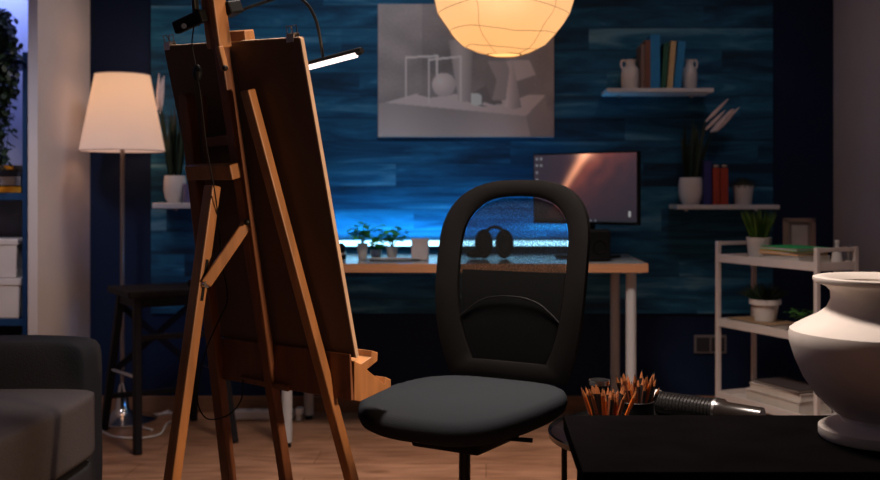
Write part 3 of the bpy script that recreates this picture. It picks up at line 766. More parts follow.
# slotted inner rails
pbar((203, 95), (208, 178), -.026, .012, .012, 'inner_rail', None, M['easel_shaded'])
pbar((229, 92), (238, 176), -.026, .012, .012, 'inner_rail', None, M['easel_shaded'])
pbar((207, 142), (234, 139), -.028, .024, .010, 'inner_crosspiece', None, M['easel_shaded'])
# cross block
cA = on_plane(189, 172, -.066); cB = on_plane(235, 172, -.066)
uA = uvn(cA); uB = uvn(cB)
MB().bar(at(uA[0], (uA[1] + uB[1]) / 2, -.062), at(uB[0], (uA[1] + uB[1]) / 2, -.062), .036, .030, V).build('hinge_block', EW, es, bevel=.003)
# lower spreader bar behind the tray
# rear leg
H = on_plane(212, 190, -.074)
def proj(p): return VX + p.x / p.y * F, HY - (p.z - CH) / p.y * F
best = None
for i in range(400):
    d = .02 + i * .0025
    for sidev in (0,):
        ft = Vector((H.x, H.y, 0)) - Fd * d
        t = 0
        # where does the leg cross y=480
        for j in range(200):
            q = H.lerp(ft, j / 199); x_, y_ = proj(q)
            if y_ >= 480: break
        e = abs(x_ - 172)
        if best is None or e < best[0]: best = (e, ft, x_)
ft = best[1]
RL = MB().bar(ft, H + (H - ft).normalized() * .01, .034, .025, W).build('rear_leg', EW, es, bevel=.003)
rd = (H - ft).normalized()
# slot and bolt
def legpt(y):
    lo = H; hi = ft
    for j in range(400):
        q = H.lerp(ft, j / 399)
        if proj(q)[1] >= y: return q
back = (rd.cross(W)); 
if back.dot(-Fd) < 0: back = -back
rsd = W
MB().bar(legpt(259) + W * .0175, legpt(300) + W * .0175, .008, .0015, back).build('slot', M['black_metal'], RL)
bl = legpt(283) + W * .017
MB().cyl(bl, bl + W * .012, .009, n=16).build('bolt', M['steel'], RL, smooth=True)
MB().cyl(bl - W * .034, bl - W * .046, .011, n=12).build('wing_nut', M['black_metal'], RL, smooth=True)
sa = legpt(283) + W * .024; sb = on_plane(247, 224, -.050)
MB().bar(sa, sb, .026, .012, Vector((0, 0, 1))).build('strut', EW, es, bevel=.003)
MB().blob(on_plane(247, 222, -.062), (.008, .008, .008), 2).build('knob', M['black_metal'], es, smooth=True)
# tray (paint ledge)
e0 = on_plane(355, 361, 0); uR = uvn(e0)[0]
def endp(x, y):
    d = ray(x, y); o = Vector((0, 0, CH)); return o + d * ((e0 - o).dot(W) / d.dot(W))
prof = [(354.5, 361), (361, 364), (371.5, 357), (371.5, 350.5), (378, 352.5), (377.5, 361), (367, 369.5), (384.5, 384), (385.5, 377), (391, 379.5), (391, 387), (360, 401.5), (354.5, 400)]
pts = [endp(*q) for q in prof]
uL = uvn(on_plane(228, 374, 0))[0]
tray = MB().prism(pts, -W * (uR - uL)).build('tray', EW, es, bevel=.0015)
# back rail of tray (dark)
pa = pts[0] + Nn * -.001; 
rl = MB().prism([pts[0] - Fd * .006 + V * .018, pts[-1] - Fd * .001, pts[-1] - Fd * .010, pts[0] - Fd * .011 + V * .018], -W * (uR - uL + .03)).build('tray_back_rail', M['easel_shaded'], es, bevel=.002)
MB().blob(on_plane(272, 383, -.03), (.009, .009, .009), 2).build('knob', M['black_metal'], es, smooth=True)
MB().blob(on_plane(245, 377, -.02), (.006, .006, .006), 2).build('knob', M['steel'], es, smooth=True)
MB().bar(on_plane(243, 377.5, -.028), on_plane(291, 387, -.028), .016, .024, V).build('lower_rail', M['easel_shaded'], es, bevel=.002)
# floor cross bar between feet and base stretcher
MB().bar(lB + (lA - lB) * .10, rB + (rA - rB) * .10, .035, .018, V).build('base_stretcher', M['easel_shaded'], es, bevel=.003)
# board
bd = thing('drawing_board', 'large brown hardboard drawing board clamped on the easel, seen from its back', 'board', on_plane(357, 356, 0))
c = [on_plane(*q, .0) for q in ((165, 46.5), (300.5, 38), (356, 357), (231, 352))]
uv = [uvn(q) for q in c]
cc = [at(u, v, -.004) for u, v, n in uv]
MB().prism([at(uv[0][0], uv[0][1], -.004), at(uv[1][0], uv[1][1], -.004), at(uv[2][0], uv[2][1], -.004), at(uv[2][0] - (uv[1][0] - uv[0][0]), uv[2][1] + .005, -.004)], Nn * .010).build('panel', M['board'], bd)
LL = at(uv[2][0] - (uv[1][0] - uv[0][0]), uv[2][1] + .005, 0)
a_, b_, c_ = at(uv[0][0], uv[0][1], 0), at(uv[1][0], uv[1][1], 0), at(uv[2][0], uv[2][1], 0)
dn = (c_ - b_).normalized(); rt_ = (b_ - a_).normalized()
MB().prism([b_ + Nn * -.004, c_ + Nn * -.004, c_ + Nn * .006, b_ + Nn * .006], rt_ * .004).build('right_edge', M['board_edge'], bd)
MB().prism([a_ + Nn * -.004, b_ + Nn * -.004, b_ + Nn * .006, a_ + Nn * .006], -dn * .0025).build('top_edge', M['board_edge'], bd)
MB().prism([a_ + Nn * .0065 + rt_ * .01 + dn * .01, b_ + Nn * .0065 - rt_ * .008 + dn * .01, c_ + Nn * .0065 - rt_ * .008 - dn * .01, LL + Nn * .0065 + rt_ * .01 - dn * .01], Nn * .001).build('paper', M['paper'], bd)
# top holder block
hb0 = on_plane(229, 37, .012); 
tb = MB().bar(on_plane(226, 37, .022), on_plane(250, 35.5, .022), .026, .03, V).build('top_clamp', EW, es, bevel=.003)
# clips
for (x, y, lb) in ((170, 40, 'steel bulldog clip on the left top corner of the drawing board'), (293, 32, 'steel bulldog clip on the right top corner of the drawing board')):
    p = on_plane(x, y + 8, 0); t = thing('bulldog_clip', lb, 'clip', p)
    MB().bar(p + Nn * -.010 + V * -.004, p + Nn * -.006 + V * .014, .022, .0015, W).bar(p + Nn * .014 + V * -.004, p + Nn * .010 + V * .014, .022, .0015, W).bar(p + Nn * -.006 + V * .014, p + Nn * .010 + V * .014, .022, .003, W).build('jaw', M['steel'], t)
    for sg in (-1, 1):
        o = p + V * .015 + Nn * (.002 + sg * .006)
        MB().tube([o - W * .009, o - W * .007 + V * .016 + Nn * sg * .003, o + W * .007 + V * .016 + Nn * sg * .003, o + W * .009], .0014, 6).build('wire_handle', M['chrome'], t)

# clip-on lamp
cl = thing('clip_lamp', 'black gooseneck clip lamp with a lit tube bar on the easel mast', 'lamp', on_plane(205, 25, -.06))
MB().bar(on_plane(176, 28, -.065), on_plane(204, 15, -.065), .030, .020, V).build('clamp', M['black_plastic'], cl, bevel=.005)
MB().bar(on_plane(197, 26, -.06), on_plane(194, -8, -.06), .012, .012, W).build('clamp_screw', M['black_metal'], cl, bevel=.002)
MB().bar(on_plane(226, 12, .0), on_plane(236, 6, .0), .030, .04, V).build('clamp_jaw', M['black_plastic'], cl, bevel=.004)
MB().cyl(on_plane(184, 26, -.078), on_plane(184, 26, -.084), .006).build('screw', M['steel'], cl)
gn = [on_plane(232, 14, .02), on_plane(247, 8, .05), on_plane(268, 1, .09), on_plane(290, -5, .12), on_plane(305, 2, .14), on_plane(315, 18, .15), on_plane(320, 38, .15), on_plane(323, 58, .15)]
gp = smoothpath(gn, 10)
MB().tube(gp, .0038, 10).build('gooseneck', M['black_metal'], cl, smooth=True)
hl = on_plane(296, 68, .15); hr = on_plane(362, 50.5, .15)
hd = (hr - hl).normalized()
lb_ = MB().tube([hl, hl + hd * .01, hr - hd * .008, hr], [.008, .009, .009, .007], 14).build('lamp_bar', M['black_plastic'], cl, smooth=True)
dd = (-Nn * .55 - UP * .85).normalized()
MB().bar(hl + dd * .009 + hd * .008, hr + dd * .009 - hd * .014, .012, .006, hd.cross(dd)).build('light_tube', mat('lamp_tube_glow', (1, .95, .95), emit=(1, .84, .82), es=1.5), lb_)
# lamp cable with switch
cab = [on_plane(194, 25, -.075), on_plane(192, 45, -.07), on_plane(195, 62, -.07), on_plane(198, 80, -.07), on_plane(201, 100, -.07), on_plane(207, 150, -.085),
       on_plane(216, 200, -.09), on_plane(222, 262, -.07), on_plane(227, 290, -.06), on_plane(226, 305, -.06), on_plane(218, 322, -.06), on_plane(206, 350, -.07), on_plane(199, 380, -.08), on_plane(198, 404, -.08), on_plane(208, 419, -.07), on_plane(228, 415, -.06), on_plane(241, 400, -.05), on_plane(243, 380, -.04)]
MB().tube(smoothpath(cab), .0018, 6).build('cable', M['black_plastic'], cl, smooth=True)
sw = on_plane(197.5, 73, -.072)
MB().blob(sw, (.010, .008, .020), 3).build('cable_switch', M['black_plastic'], cl, smooth=True)

# ------------------------------------------------------------------ office chair
D = Vector((-.5, -.866, 0)); R = Vector((.866, -.5, 0))
SC = Vector((-.055, 2.60, 0))
ch = thing('office_chair', 'black swivel office chair with arched mesh back and charcoal seat', 'chair', SC)
cm = Matrix((R, D, Vector((0, 0, 1)))).transposed(); cm = cm.to_4x4(); cm.translation = SC   # x=R, y=D (forward)
def cl_(x, y, z): return cm @ Vector((x, y, z))
mb = MB(); rings = []
ns = 56
def sup(a, ax, ay, e=3.2):
    c_, s_ = math.cos(a), math.sin(a)
    return (math.copysign(abs(c_) ** (2 / e), c_) * ax, math.copysign(abs(s_) ** (2 / e), s_) * ay)
for k_, (sc2, z) in enumerate(((.70, .432), (.90, .438), (.975, .452), (1.0, .468), (.995, .484), (.97, .496), (.92, .503), (.6, .505), (.3, .502), (.02, .501))):
    rr = []
    for j in range(ns):
        a = 2 * PI * j / ns; x, y = sup(a, .237, .248); x *= sc2; y *= sc2
        wz = z
        if y > .1: wz -= (y - .1) ** 2 * 1.0
        wz += .05 * x * x * (1 if z > .45 else 0)
        rr.append(mb.bm.verts.new(cl_(x, y, wz)))
    rings.append(rr)
for a, b in zip(rings, rings[1:]):
    for j in range(ns): mb.bm.faces.new((a[j], a[(j + 1) % ns], b[(j + 1) % ns], b[j]))
mb.bm.faces.new(rings[0][::-1]); mb.bm.faces.new(rings[-1])
mb.build('seat', M['seat_fabric'], ch, smooth=True)
MB().box((-.10, -.12, .375), (.10, .10, .415), cm).box((-.03, -.30, .38), (.03, -.10, .405), cm).build('seat_mechanism', M['black_plastic'], ch, bevel=.008)
MB().cyl(cl_(0, 0, .12), cl_(0, 0, .26), .027).cyl(cl_(0, 0, .25), cl_(0, 0, .39), .015).build('gas_lift', M['black_metal'], ch, smooth=True)
MB().tube([cl_(.08, -.04, .39), cl_(.17, -.05, .392)], .006, 8).build('lever', M['black_plastic'], ch)
bs_ = MB()
bs_.lathe([(.045, .085), (.045, .13), (.03, .14)], SC, 20)
for i in range(5):
    a = i * 2 * PI / 5 + .3; d = Vector((math.cos(a), math.sin(a), 0))
    bs_.tube([SC + d * .03 + UP * .115, SC + d * .16 + UP * .10, SC + d * .29 + UP * .075], [.024, .020, .014], 8)
b5 = bs_.build('star_base', M['black_plastic'], ch, smooth=True)
for i in range(5):
    a = i * 2 * PI / 5 + .3; d = Vector((math.cos(a), math.sin(a), 0)); t_ = Vector((-d.y, d.x, 0)); c = SC + d * .285 + UP * .028
    MB().cyl(c - t_ * .022, c - t_ * .006, .027, n=18).cyl(c + t_ * .006, c + t_ * .022, .027, n=18).cyl(c, c + UP * .05, .006).build('caster', M['black_plastic'], b5, smooth=True)
# backrest
BC = -.275
def bz(x, z):  # back surface position, curved
    return cl_(x - .012, BC + .02 - .26 * math.log(1 + math.exp((z - .74) * 12)) / 12 + .0 - .02 * (.74 - z) * (z < .74) + .30 * x * x, z)
def outline(wt, zt_, zb2, inset=0, n=14):
    """closed loop of the frame centre line: (x,z)"""
    pts = []
    a_ = wt / 2 - inset * (1.38 if inset > .04 else 1)
    # right side up
    for j in range(n): # from bottom right up
        t = j / n; z = zb2 + inset + (zt_ - .20 - zb2 - inset) * t
        w = (a_ - .055 * (1 - t) ** 3.0 ); pts.append((w, z))
    for j in range(25):
        a = PI * j / 24; ex = 2.7
        c_, s_ = math.cos(a), math.sin(a)
        pts.append((math.copysign(abs(c_) ** (2 / ex), c_) * a_, zt_ - .20 + (abs(s_) ** (2 / ex)) * (.20 - inset)))
    for j in range(n):
        t = 1 - (j + 1) / n; z = zb2 + inset + (zt_ - .20 - zb2 - inset) * t
        w = (a_ - .055 * (1 - t) ** 3.0); pts.append((-w, z))
    return pts
WT = .475; ZT = 1.058; ZB = .50
ol = outline(WT, ZT, ZB, .026)
# flat band frame: outer/inner outline prism-like
outer = outline(WT, ZT, ZB, 0); inner = outline(WT, ZT, ZB, .047)
mb = MB(); nn = len(outer)
ring = []
dv = cm.to_3x3() @ Vector((0, 1, 0))
for (xo, zo), (xi, zi) in zip(outer, inner):
    po, pi = bz(xo, zo), bz(xi, zi)
    md = (po + pi) / 2
    ring.append([mb.bm.verts.new(q) for q in (po - dv * .008, po + dv * .010, md * .5 + po * .5 + dv * .013, md * .5 + pi * .5 + dv * .011, pi + dv * .004, pi - dv * .010)])
for i in range(nn):
    a, b = ring[i], ring[(i + 1) % nn]
    for j in range(6): mb.bm.faces.new((a[j], a[(j + 1) % 6], b[(j + 1) % 6], b[j]))
bf = mb.build('back_frame', M['frame_plastic'], ch, smooth=True)
def fill(inset, zmin, zmax, off, name, m, par, nz=22, nx=14, solid=0):
    mb = MB(); ol2 = outline(WT, ZT, ZB, inset)
    def half(z):
        xs = [abs(x) for x, zz in ol2 if abs(zz - z) < .02]; 
        # interpolate on right side
        pr = [(zz, x) for x, zz in ol2 if x >= 0]; pr.sort()
        for (z1_, x1), (z2_, x2) in zip(pr, pr[1:]):
            if z1_ <= z <= z2_ and z2_ > z1_: return x1 + (x2 - x1) * (z - z1_) / (z2_ - z1_)
        return pr[0][1] if z < pr[0][0] else 0.001
    rows = []
    for i in range(nz + 1):
        z = zmin + (zmax - zmin) * i / nz; h = half(z)
        rows.append([mb.bm.verts.new(bz(h * (2 * j / nx - 1), z) + dv * off) for j in range(nx + 1)])
    for a, b in zip(rows, rows[1:]):
        for j in range(nx): mb.bm.faces.new((a[j], a[j + 1], b[j + 1], b[j]))
    if solid:
        r = bmesh.ops.solidify(mb.bm, geom=mb.bm.faces[:], thickness=solid)
    return mb.build(name, m, par, smooth=True)
fill(.05, .52, ZT - .053, -.002, 'mesh_back', M['mesh'], ch, 30)
fill(.05, .50, .798, -.014, 'lumbar_panel', M['frame_plastic'], ch, 16, solid=.008)
MB().tube(smoothpath([bz(-.165, .66) + dv * .0, bz(-.09, .715) + dv * .004, bz(0, .73) + dv * .006, bz(.09, .715) + dv * .004, bz(.165, .66)]), .002, 8).build('lumbar_rib', M['black_plastic'], ch, smooth=True)
MB().tube(smoothpath([cl_(0, -.15, .39), cl_(0, -.28, .40), cl_(0, -.335, .48), cl_(0, -.335, .62)]), .024, 10).build('back_support', M['black_plastic'], ch, smooth=True)

# ------------------------------------------------------------------ round side table behind
TC = Vector((.475, 2.68, 0)); TZ = .383
rt2 = thing('round_side_table', 'small round black side table holding the pencil cups', 'table', TC)
MB().lathe([(.29, -.016), (.308, -.010), (.310, .004), (.305, .006), (.300, 0), (.001, 0)], TC + UP * TZ, 64).build('tabletop', plain('gloss_black', (.010, .010, .010), .22), rt2, smooth=True)
for a in (PI * 1.03, PI * .5, 0, -PI / 2 - .3):
    d = Vector((math.cos(a), math.sin(a), 0))
    MB().tube([TC + d * .27, TC + d * .27 + UP * (TZ - .016)], .008, 10).build('leg', M['black_metal'], rt2)
MB().tube([TC + UP * .12 + Vector((math.cos(t), math.sin(t), 0)) * .27 for t in [2 * PI * j / 48 for j in range(48)]], .006, 8, closed=True).build('ring_stretcher', M['black_metal'], rt2)

def cup(cx, cy, r, h, label, n, seed, hs):
    random.seed(seed)
    c = Vector((cx, cy, TZ + .0065))
    t = thing('pencil_cup', label, 'cup', c)
    MB().lathe([(r, 0), (r, h), (r - .003, h), (r - .003, .004), (.001, .004)], c, 28).build('body', M['black_plastic'], t, smooth=True)
    MB().tube([c + Vector((r * math.cos(a), r * math.sin(a), h)) for a in [2 * PI * j / 28 for j in range(28)]], .0015, 6, closed=True).build('rim', M['steel'], t)
    cols = [('pencil_orange', (.50, .095, .01)), ('pencil_orange', (.50, .095, .01)), ('pencil_black', (.012, .012, .012)), ('pencil_black', (.012, .012, .012)), ('pencil_rust', (.22, .06, .02))]
    nm = {'pencil_orange': 'orange', 'pencil_black': 'black', 'pencil_rust': 'rust red'}
    for i in range(n):
        a = random.uniform(0, 2 * PI); q = random.uniform(.1, .8); b = c + Vector((math.cos(a), math.sin(a), 0)) * r * .5 * q + UP * .006
        a2 = a + random.uniform(-.5, .5); tp_ = c + Vector((math.cos(a2), math.sin(a2) * .8, 0)) * (r * 1.0 * q + random.uniform(0, .016)) + UP * h
        d = (tp_ - b).normalized(); L = random.uniform(.125, hs)
        k_, rgb = random.choice(cols)
        pn = thing('pencil', f'{nm[k_]} sharpened pencil standing in the ' + ('nearer left' if seed == 1 else 'farther right') + ' pencil cup', 'pencil', b, f'{nm[k_]} pencils in the ' + ('nearer left cup' if seed == 1 else 'farther right cup'))
        e = b + d * L
        MB().tube([b, e - d * .022], .0048, 6).build('shaft', plain(k_, rgb, .4), pn)
        MB().tube([e - d * .022, e - d * .005], [.0048, .0012], 6).build('sharpened_wood', plain('pencil_wood', (.30, .09, .02)), pn)
        MB().tube([e - d * .005, e], [.0012, .0003], 6).build('lead', plain('pencil_lead', (.02, .02, .02)), pn)
cup(.300, 2.50, .046, .080, 'black pencil cup on the round side table, nearer and to the left', 32, 1, .155)
cup(.395, 2.65, .046, .085, 'black pencil cup on the round side table, farther and to the right', 34, 2, .158)
random.seed(11)
# ribbed camera-lens like cylinder behind the cup and the flex tube
def ribbed(name, label, A, Bv, r, nr, ringm=None, cat='tube', r2=None):
    A = Vector(A); Bv = Vector(Bv); r2 = r2 or r
    t = thing(name, label, cat, A)
    pts = []; rs = []; m_ = nr * 4
    for i in range(m_ + 1):
        pts.append(A.lerp(Bv, i / m_)); rr = r + (r2 - r) * i / m_; rs.append(rr if (i % 4) in (1, 2) else rr * .93)
    MB().tube(pts, rs, 24).build('ribbed_body', plain('gloss_black_ribs', (.02, .018, .018), .25, metal=.4), t, smooth=True)
    d = (Bv - A).normalized()
    MB().tube([A - d * .006, A + d * .006], [r * 1.08, r * 1.08], 24).build('end_ring', ringm or M['white'], t, smooth=True)
    MB().tube([A - d * .0075, A - d * .0062], [r * .9, r * .9], 24).build('end_cap', M['black_plastic'], t)
    return t, d
ta = Vector((P(655, 0, 2.9).x, 2.86, TZ + .042)); tb2 = Vector((P(716, 0, 2.76).x, 2.76, TZ + .040))
t_, d = ribbed('lens_tube', 'long black ribbed tube with a pale end ring lying on the round side table', ta, tb2, .034, 17)
MB().tube([tb2, tb2 + d * .02, tb2 + d * .03, tb2 + d * .13], [.036, .036, .029, .027], 24).build('smooth_end', plain('gloss_black2', (.02, .014, .012), .25), t_, smooth=True)
MB().tube([tb2 - d * .002, tb2 + d * .006], [.0375, .0375], 24).build('chrome_band', M['steel'], t_, smooth=True)
ca = Vector((P(601, 0, 2.62).x, 2.66, TZ + .008))
ribbed('ribbed_canister', 'dark ribbed metal canister standing behind the nearer pencil cup', ca + UP * .130, ca, .026, 10, M['steel'], 'canister')

# ------------------------------------------------------------------ black foreground table
KZ = .50; kx0 = .181; kx1 = 1.40; ky0 = 1.88; ky1 = 2.36
tb_ = thing('coffee_table', 'black rectangular table in the right foreground carrying the clay vase', 'table', ((kx0 + kx1) / 2, 2.1, 0))
MB().box((kx0, ky0, KZ - .035), (kx1, ky1, KZ)).build('tabletop', M['table'], tb_, bevel=.002)
for x in (kx0 + .03, kx1 - .07):
    for y in (ky0 + .02, ky1 - .06): MB().box((x, y, 0), (x + .04, y + .04, KZ - .035)).build('leg', M['table'], tb_, bevel=.002)
MB().box((kx0 + .03, ky0 + .03, .14), (kx1 - .03, ky1 - .03, .155)).build('lower_shelf', M['table'], tb_)

# vase
vY = 2.13; vc = Vector((P(880, 0, vY).x, vY, KZ + .001)); vk = vY / F
prof = []
def vz(y): return (HY - y) * vk + CH - KZ
raw = [(57, 438.5), (59, 436), (59, 428), (55, 425.5), (42, 425), (37, 421), (38, 417), (47, 411), (61, 398), (74, 379), (82, 361), (87, 345), (88, 336), (87, 331), (83, 328), (72, 322), (60, 316), (51, 309), (47, 300), (47.5, 292), (52, 287), (59, 284.5), (63, 283.5), (64.5, 280.5), (64, 278), (60, 277), (52, 278), (45, 283), (42, 295), (42, 303), (30, 322), (1, 332)]
prof = [(r * vk, max(0, vz(y))) for r, y in raw]
vs = thing('clay_vase', 'large cream clay urn with flared rim and footed base on the black table', 'vase', vc)
split = 26
mbv = MB().lathe([(p_[0], p_[1]) for p_ in prof], vc, 96)
mbv.build('body', M['vase'], vs, smooth=True)

# ------------------------------------------------------------------ white cart
A_ = Vector((.979, 4.25, 0)); B_ = Vector((1.225, 3.73, 0))
ax_ = (B_ - A_); CLn = ax_.length; ax_.normalize(); ay_ = Vector((-ax_.y, ax_.x, 0))
if ay_.x < 0: ay_ = -ay_
CW = .19
ct = thing('utility_cart', 'narrow white three-tier cart against the right wall holding plants and books', 'cart', (A_ + B_) / 2 + ay_ * CW / 2)
cmx = Matrix((ax_, ay_, UP)).transposed().to_4x4(); cmx.translation = A_
Z3, Z2, Z1 = .742, .472, .165
for x in (0, CLn):
    for y in (0, CW):
        MB().box((x - .009, y - .009, .04), (x + .009, y + .009, .818), cmx).build('post', M['white_metal'], ct, bevel=.002)
        MB().box((x - .012, y - .012, 0), (x + .012, y + .012, .04), cmx).build('foot', M['black_plastic'], ct, bevel=.004)
for z in (Z3, Z2, Z1):
    MB().box((0, 0, z - .008), (CLn, CW, z), cmx).box((-.004, -.006, z - .012), (CLn + .004, .0, z + .020), cmx).box((-.004, CW, z - .012), (CLn + .004, CW + .006, z + .020), cmx).box((-.006, 0, z - .012), (0, CW, z + .020), cmx).box((CLn, 0, z - .012), (CLn + .006, CW, z + .020), cmx).build('tray_shelf', M['white_metal'], ct, bevel=.001)
for x in (0, CLn):
    MB().box((x - .006, 0, .80), (x + .006, CW, .816), cmx).build('end_rail', M['white_metal'], ct, bevel=.002)
def ctp(u, v, z): return cmx @ Vector((u, v, z))
def cartpot(u, v, z, r, h, kind, tuft, label):
    b = ctp(u, v, z + .001); t = thing('potted_plant', label, 'plant', b)
    MB().lathe(pot_profile(kind, r, h), b, 28).build('pot', M['white'], t, smooth=True)
    MB().lathe([(r * .86, h * .8), (r * .4, h * .86), (.001, h * .87)], b, 20, cap=False).build('soil', M['soil'], t)
    tuft(t, b + UP * h * .84, r)
def u_at(x, v=.09):   # position along the cart whose projection is column x
    best = min(range(200), key=lambda i: abs(proj(ctp(CLn * i / 199, v, .7))[0] - x)); return CLn * best / 199
cartpot(u_at(759), .09, Z3, .052, .095, 'cone', grass_tuft(200, .125, .28, .005), 'white pot of yellow-green grass on the top tier of the cart')
cartpot(u_at(767), .08, Z2 + .028, .064, .088, 'rim', grass_tuft(260, .085, .8, .006, 'leaf_dark', .9), 'white rimmed pot with dark bushy plant on the middle tier of the cart')
cartpot(u_at(797), .12, Z2, .030, .035, 'cone', bush_tuft(70, .06, .06, .016, 'leaf'), 'low green plant right of the rimmed pot on the middle tier of the cart')
def cartbook(u0, u1, v0, v1, z, h, m, label, name='book', rot=0, cat='book'):
    c = ctp((u0 + u1) / 2, (v0 + v1) / 2, z)
    mx = Matrix.Translation(c) @ Matrix.Rotation(math.atan2(ax_.y, ax_.x) + rot, 4, 'Z')
    a, b = (u1 - u0) / 2, (v1 - v0) / 2
    t = thing(name, label, cat, c)
    MB().box((-a, -b, .0005), (a, b, .003), mx).box((-a, -b, h - .0025), (a, b, h), mx).box((-a, b - .003, .0005), (a, b, h), mx).build('cover', m, t)
    MB().box((-a + .003, -b + .003, .003), (a - .003, b - .004, h - .0025), mx).build('pages', plain('page_block_light', (.55, .5, .44)), t)
ub0, ub1 = u_at(776), u_at(812)
z = Z3
cartbook(ub0, ub1 + .01, .015, .17, z + .001, .036, B('white_cover', (.62, .55, .5)), 'thick white book at the bottom of the stack on the cart'); z += .038
cartbook(ub0 - .01, ub1 + .0, .012, .168, z, .014, B('book_amber', (.80, .38, .03)), 'amber book under the green one on the cart', rot=.05); z += .015
cartbook(ub0 - .005, ub1 + .01, .012, .17, z, .015, B('book_bright_green', (.015, .34, .10)), 'green book on top of the stack on the cart', rot=-.04); z += .013
# photo frame standing behind the stack
pfc = ctp(u_at(797), .175, Z3)
pf = thing('photo_frame', 'brown photo frame with pale mount standing behind the stacked books on the cart', 'frame', P(798, 0, 4.16).xy.to_3d() + UP * Z3)
fw = 33 * 4.16 / F; fz0 = Z3 + .001; fz1 = P(0, 218, 4.16).z; fx = P(798.5, 0, 4.16).x
fm = Matrix.Translation((fx, 4.14, 0)) @ Matrix.Rotation(.1, 4, 'Z')
MB().box((-fw / 2, 0, fz0), (-fw / 2 + .022, .015, fz1), fm).box((fw / 2 - .022, 0, fz0), (fw / 2, .015, fz1), fm).box((-fw / 2, 0, fz1 - .018), (fw / 2, .015, fz1), fm).box((-fw / 2, 0, fz0), (fw / 2, .015, fz0 + .018), fm).build('frame', B('frame_brown', (.26, .17, .145)), pf, bevel=.002)
MB().box((-fw / 2 + .02, .006, fz0 + .015), (fw / 2 - .02, .012, fz1 - .015), fm).build('mount', B('frame_mount', (.24, .18, .165)), pf)
MB().box((-fw / 2 + .036, .004, fz0 + .02), (fw / 2 - .034, .007, fz1 - .03), fm).build('print', B('frame_print', (.48, .40, .38)), pf)
# small bottles at the near end
for (x, w, h, lb) in ((837, .022, .095, 'small white ceramic bottle at the right end of the cart top'), (849, .013, .080, 'slim dark-grey figurine bottle beside the white one on the cart')):
    Yb = 3.86; b = Vector((P(x, 0, Yb).x, Yb, Z3 + .001)); t = thing('bottle', lb, 'bottle', b)
    MB().lathe([(w * .9, 0), (w, h * .2), (w * .8, h * .5), (w * .35, h * .68), (w * .35, h * .9)], b, 20).build('body', M['white'] if x < 840 else B('grey_glaze', (.16, .14, .14)), t, smooth=True)
    MB().lathe([(w * .45, h * .9), (w * .45, h), (w * .3, h * 1.02)], b, 16).build('stopper', M['white'] if x < 840 else B('grey_glaze', (.16, .14, .14)), t, smooth=True)
# middle tier books
cartbook(u_at(742), u_at(785), .015, .165, Z2 + .001, .026, B('tan_cover', (.32, .20, .11)), 'tan book lying under the rimmed pot on the middle tier of the cart')
# bottom tier: white boxes / folders
cartbook(u_at(760), u_at(815), .012, .175, Z1 + .001, .055, B('white_cover', (.62, .55, .5)), 'thick white folder at the bottom of the stack on the lowest cart tier', 'folder', cat='folder')
cartbook(u_at(764), u_at(815), .014, .175, Z1 + .058, .030, B('white_cover', (.62, .55, .5)), 'white folder in the middle of the stack on the lowest cart tier', 'folder', rot=.03, cat='folder')
cartbook(u_at(768), u_at(815), .016, .17, Z1 + .090, .012, B('dark_cover', (.05, .04, .04)), 'thin dark folder topping the stack on the lowest cart tier', 'folder', rot=-.03, cat='folder')

# ------------------------------------------------------------------ lights
def light(name, kind, loc, energy, col, size=.1, rot=None, spot=None, blend=.6):
    l = bpy.data.lights.new(name, kind); l.energy = energy; l.color = col
    if kind == 'AREA': l.size = size
    else: l.shadow_soft_size = size
    if kind == 'SPOT': l.spot_size = spot; l.spot_blend = blend
    o = bpy.data.objects.new(name, l); COL.objects.link(o); o.location = loc
    if rot is not None:
        o.rotation_euler = (Vector(rot) - Vector(loc)).to_track_quat('-Z', 'Y').to_euler()
    return o
light('lamp_bulb_light', 'POINT', (lx, LY, zt - .125), 1.5, (1, .50, .22), .06)
light('lantern_bulb_light', 'POINT', lc + Vector((0, 0, -.02)), 5, (1, .55, .25), .10)
wl = light('warm_room_light', 'AREA', (.0, 2.55, 2.64), 30, (1, .85, .75), .4, rot=(.12, 2.75, 0))
wl.data.spread = math.radians(88)
light('general_fill_light', 'AREA', (.3, -.6, 2.2), .9, (1, .88, .95), 1.2, rot=(0, 4, 1.1))
light('warm_side_light', 'SPOT', (1.25, 1.25, 1.2), 130, (1, .66, .42), .05, rot=(-.50, 2.25, .92), spot=.60, blend=.3)
light('cool_sofa_fill_light', 'SPOT', (-1.6, 2.2, 2.6), 14, (.9, .86, .95), .3, rot=(-1.6, 2.35, .4), spot=.62, blend=1)  # unseen cool spot added to lift the sofa
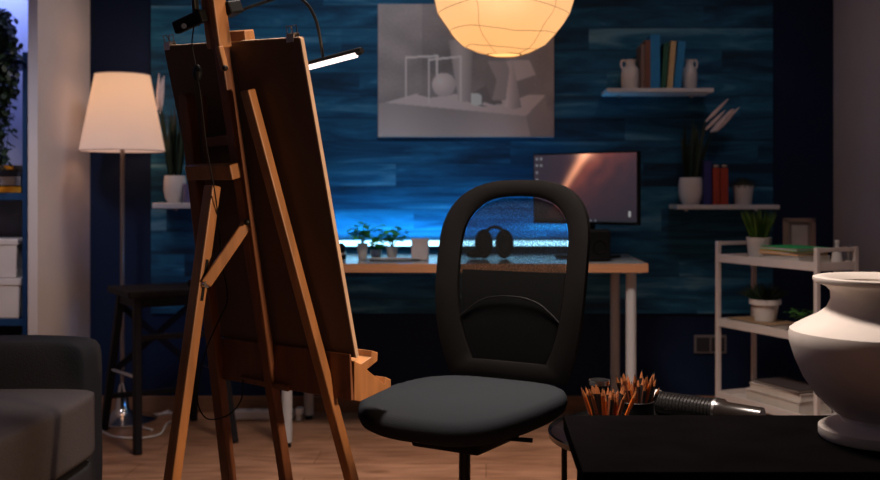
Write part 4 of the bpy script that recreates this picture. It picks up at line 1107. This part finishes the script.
light('bookcase_fill_light', 'SPOT', (-1.75, 2.7, 2.4), 60, (.90, .86, 1), .2, rot=(-2.0, 4.2, 1.0), spot=.66, blend=1)  # no lamp stands here; spot added to brighten boxes, books and stub wall
light('pillar_fill_light', 'SPOT', (-.9, 4.05, 2.5), 21, (1, .82, .80), .2, rot=(-1.85, 4.4, 1.0), spot=1.3, blend=1)  # extra unseen spot, brightens the white pillar
light('shelf_fill_light', 'SPOT', (.9, 3.2, 2.6), 10, (.95, .88, 1), .2, rot=(1.05, 4.65, 1.2), spot=1.1, blend=1)  # added fill for shelf items and right wall, no visible fixture
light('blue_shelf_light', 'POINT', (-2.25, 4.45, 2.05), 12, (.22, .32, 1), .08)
light('led_glow_light', 'AREA', ((sx0 + sx1) / 2, 4.64, sz + .015), 4.2, (.03, .42, .90), 1, rot=((sx0 + sx1) / 2, 4.75, sz + .25))
bpy.data.lights['led_glow_light'].spread = math.radians(110); bpy.data.lights['led_glow_light'].shape = 'RECTANGLE'; bpy.data.lights['led_glow_light'].size = sx1 - sx0; bpy.data.lights['led_glow_light'].size_y = .02
light('blue_wall_fill_light', 'SPOT', (-.75, 4.15, .60), 2.6, (.04, .30, 1), .08, rot=(-1.6, 4.7, .62), spot=1.5, blend=1)  # made-up blue source, tints the low navy wall behind the stool
light('wall_wash_fill_light', 'SPOT', (-.45, 2.9, 2.6), 58, (.50, .76, 1), .3, rot=(-.6, 4.7, 1.68), spot=1.02, blend=1)  # unseen spot put in to lift the plank wall
w = bpy.data.worlds.new('world'); sc.world = w; w.use_nodes = True
bg = w.node_tree.nodes['Background']; bg.inputs[0].default_value = (.45, .5, .7, 1); bg.inputs[1].default_value = .025

sc.view_settings.view_transform = 'Standard'; sc.view_settings.look = 'None'; sc.view_settings.exposure = 0
sc.cycles.use_denoising = True
sc.cycles.max_bounces = 8; sc.cycles.transparent_max_bounces = 12
sc.cycles.caustics_reflective = False; sc.cycles.caustics_refractive = False
sc.cycles.sample_clamp_indirect = 4
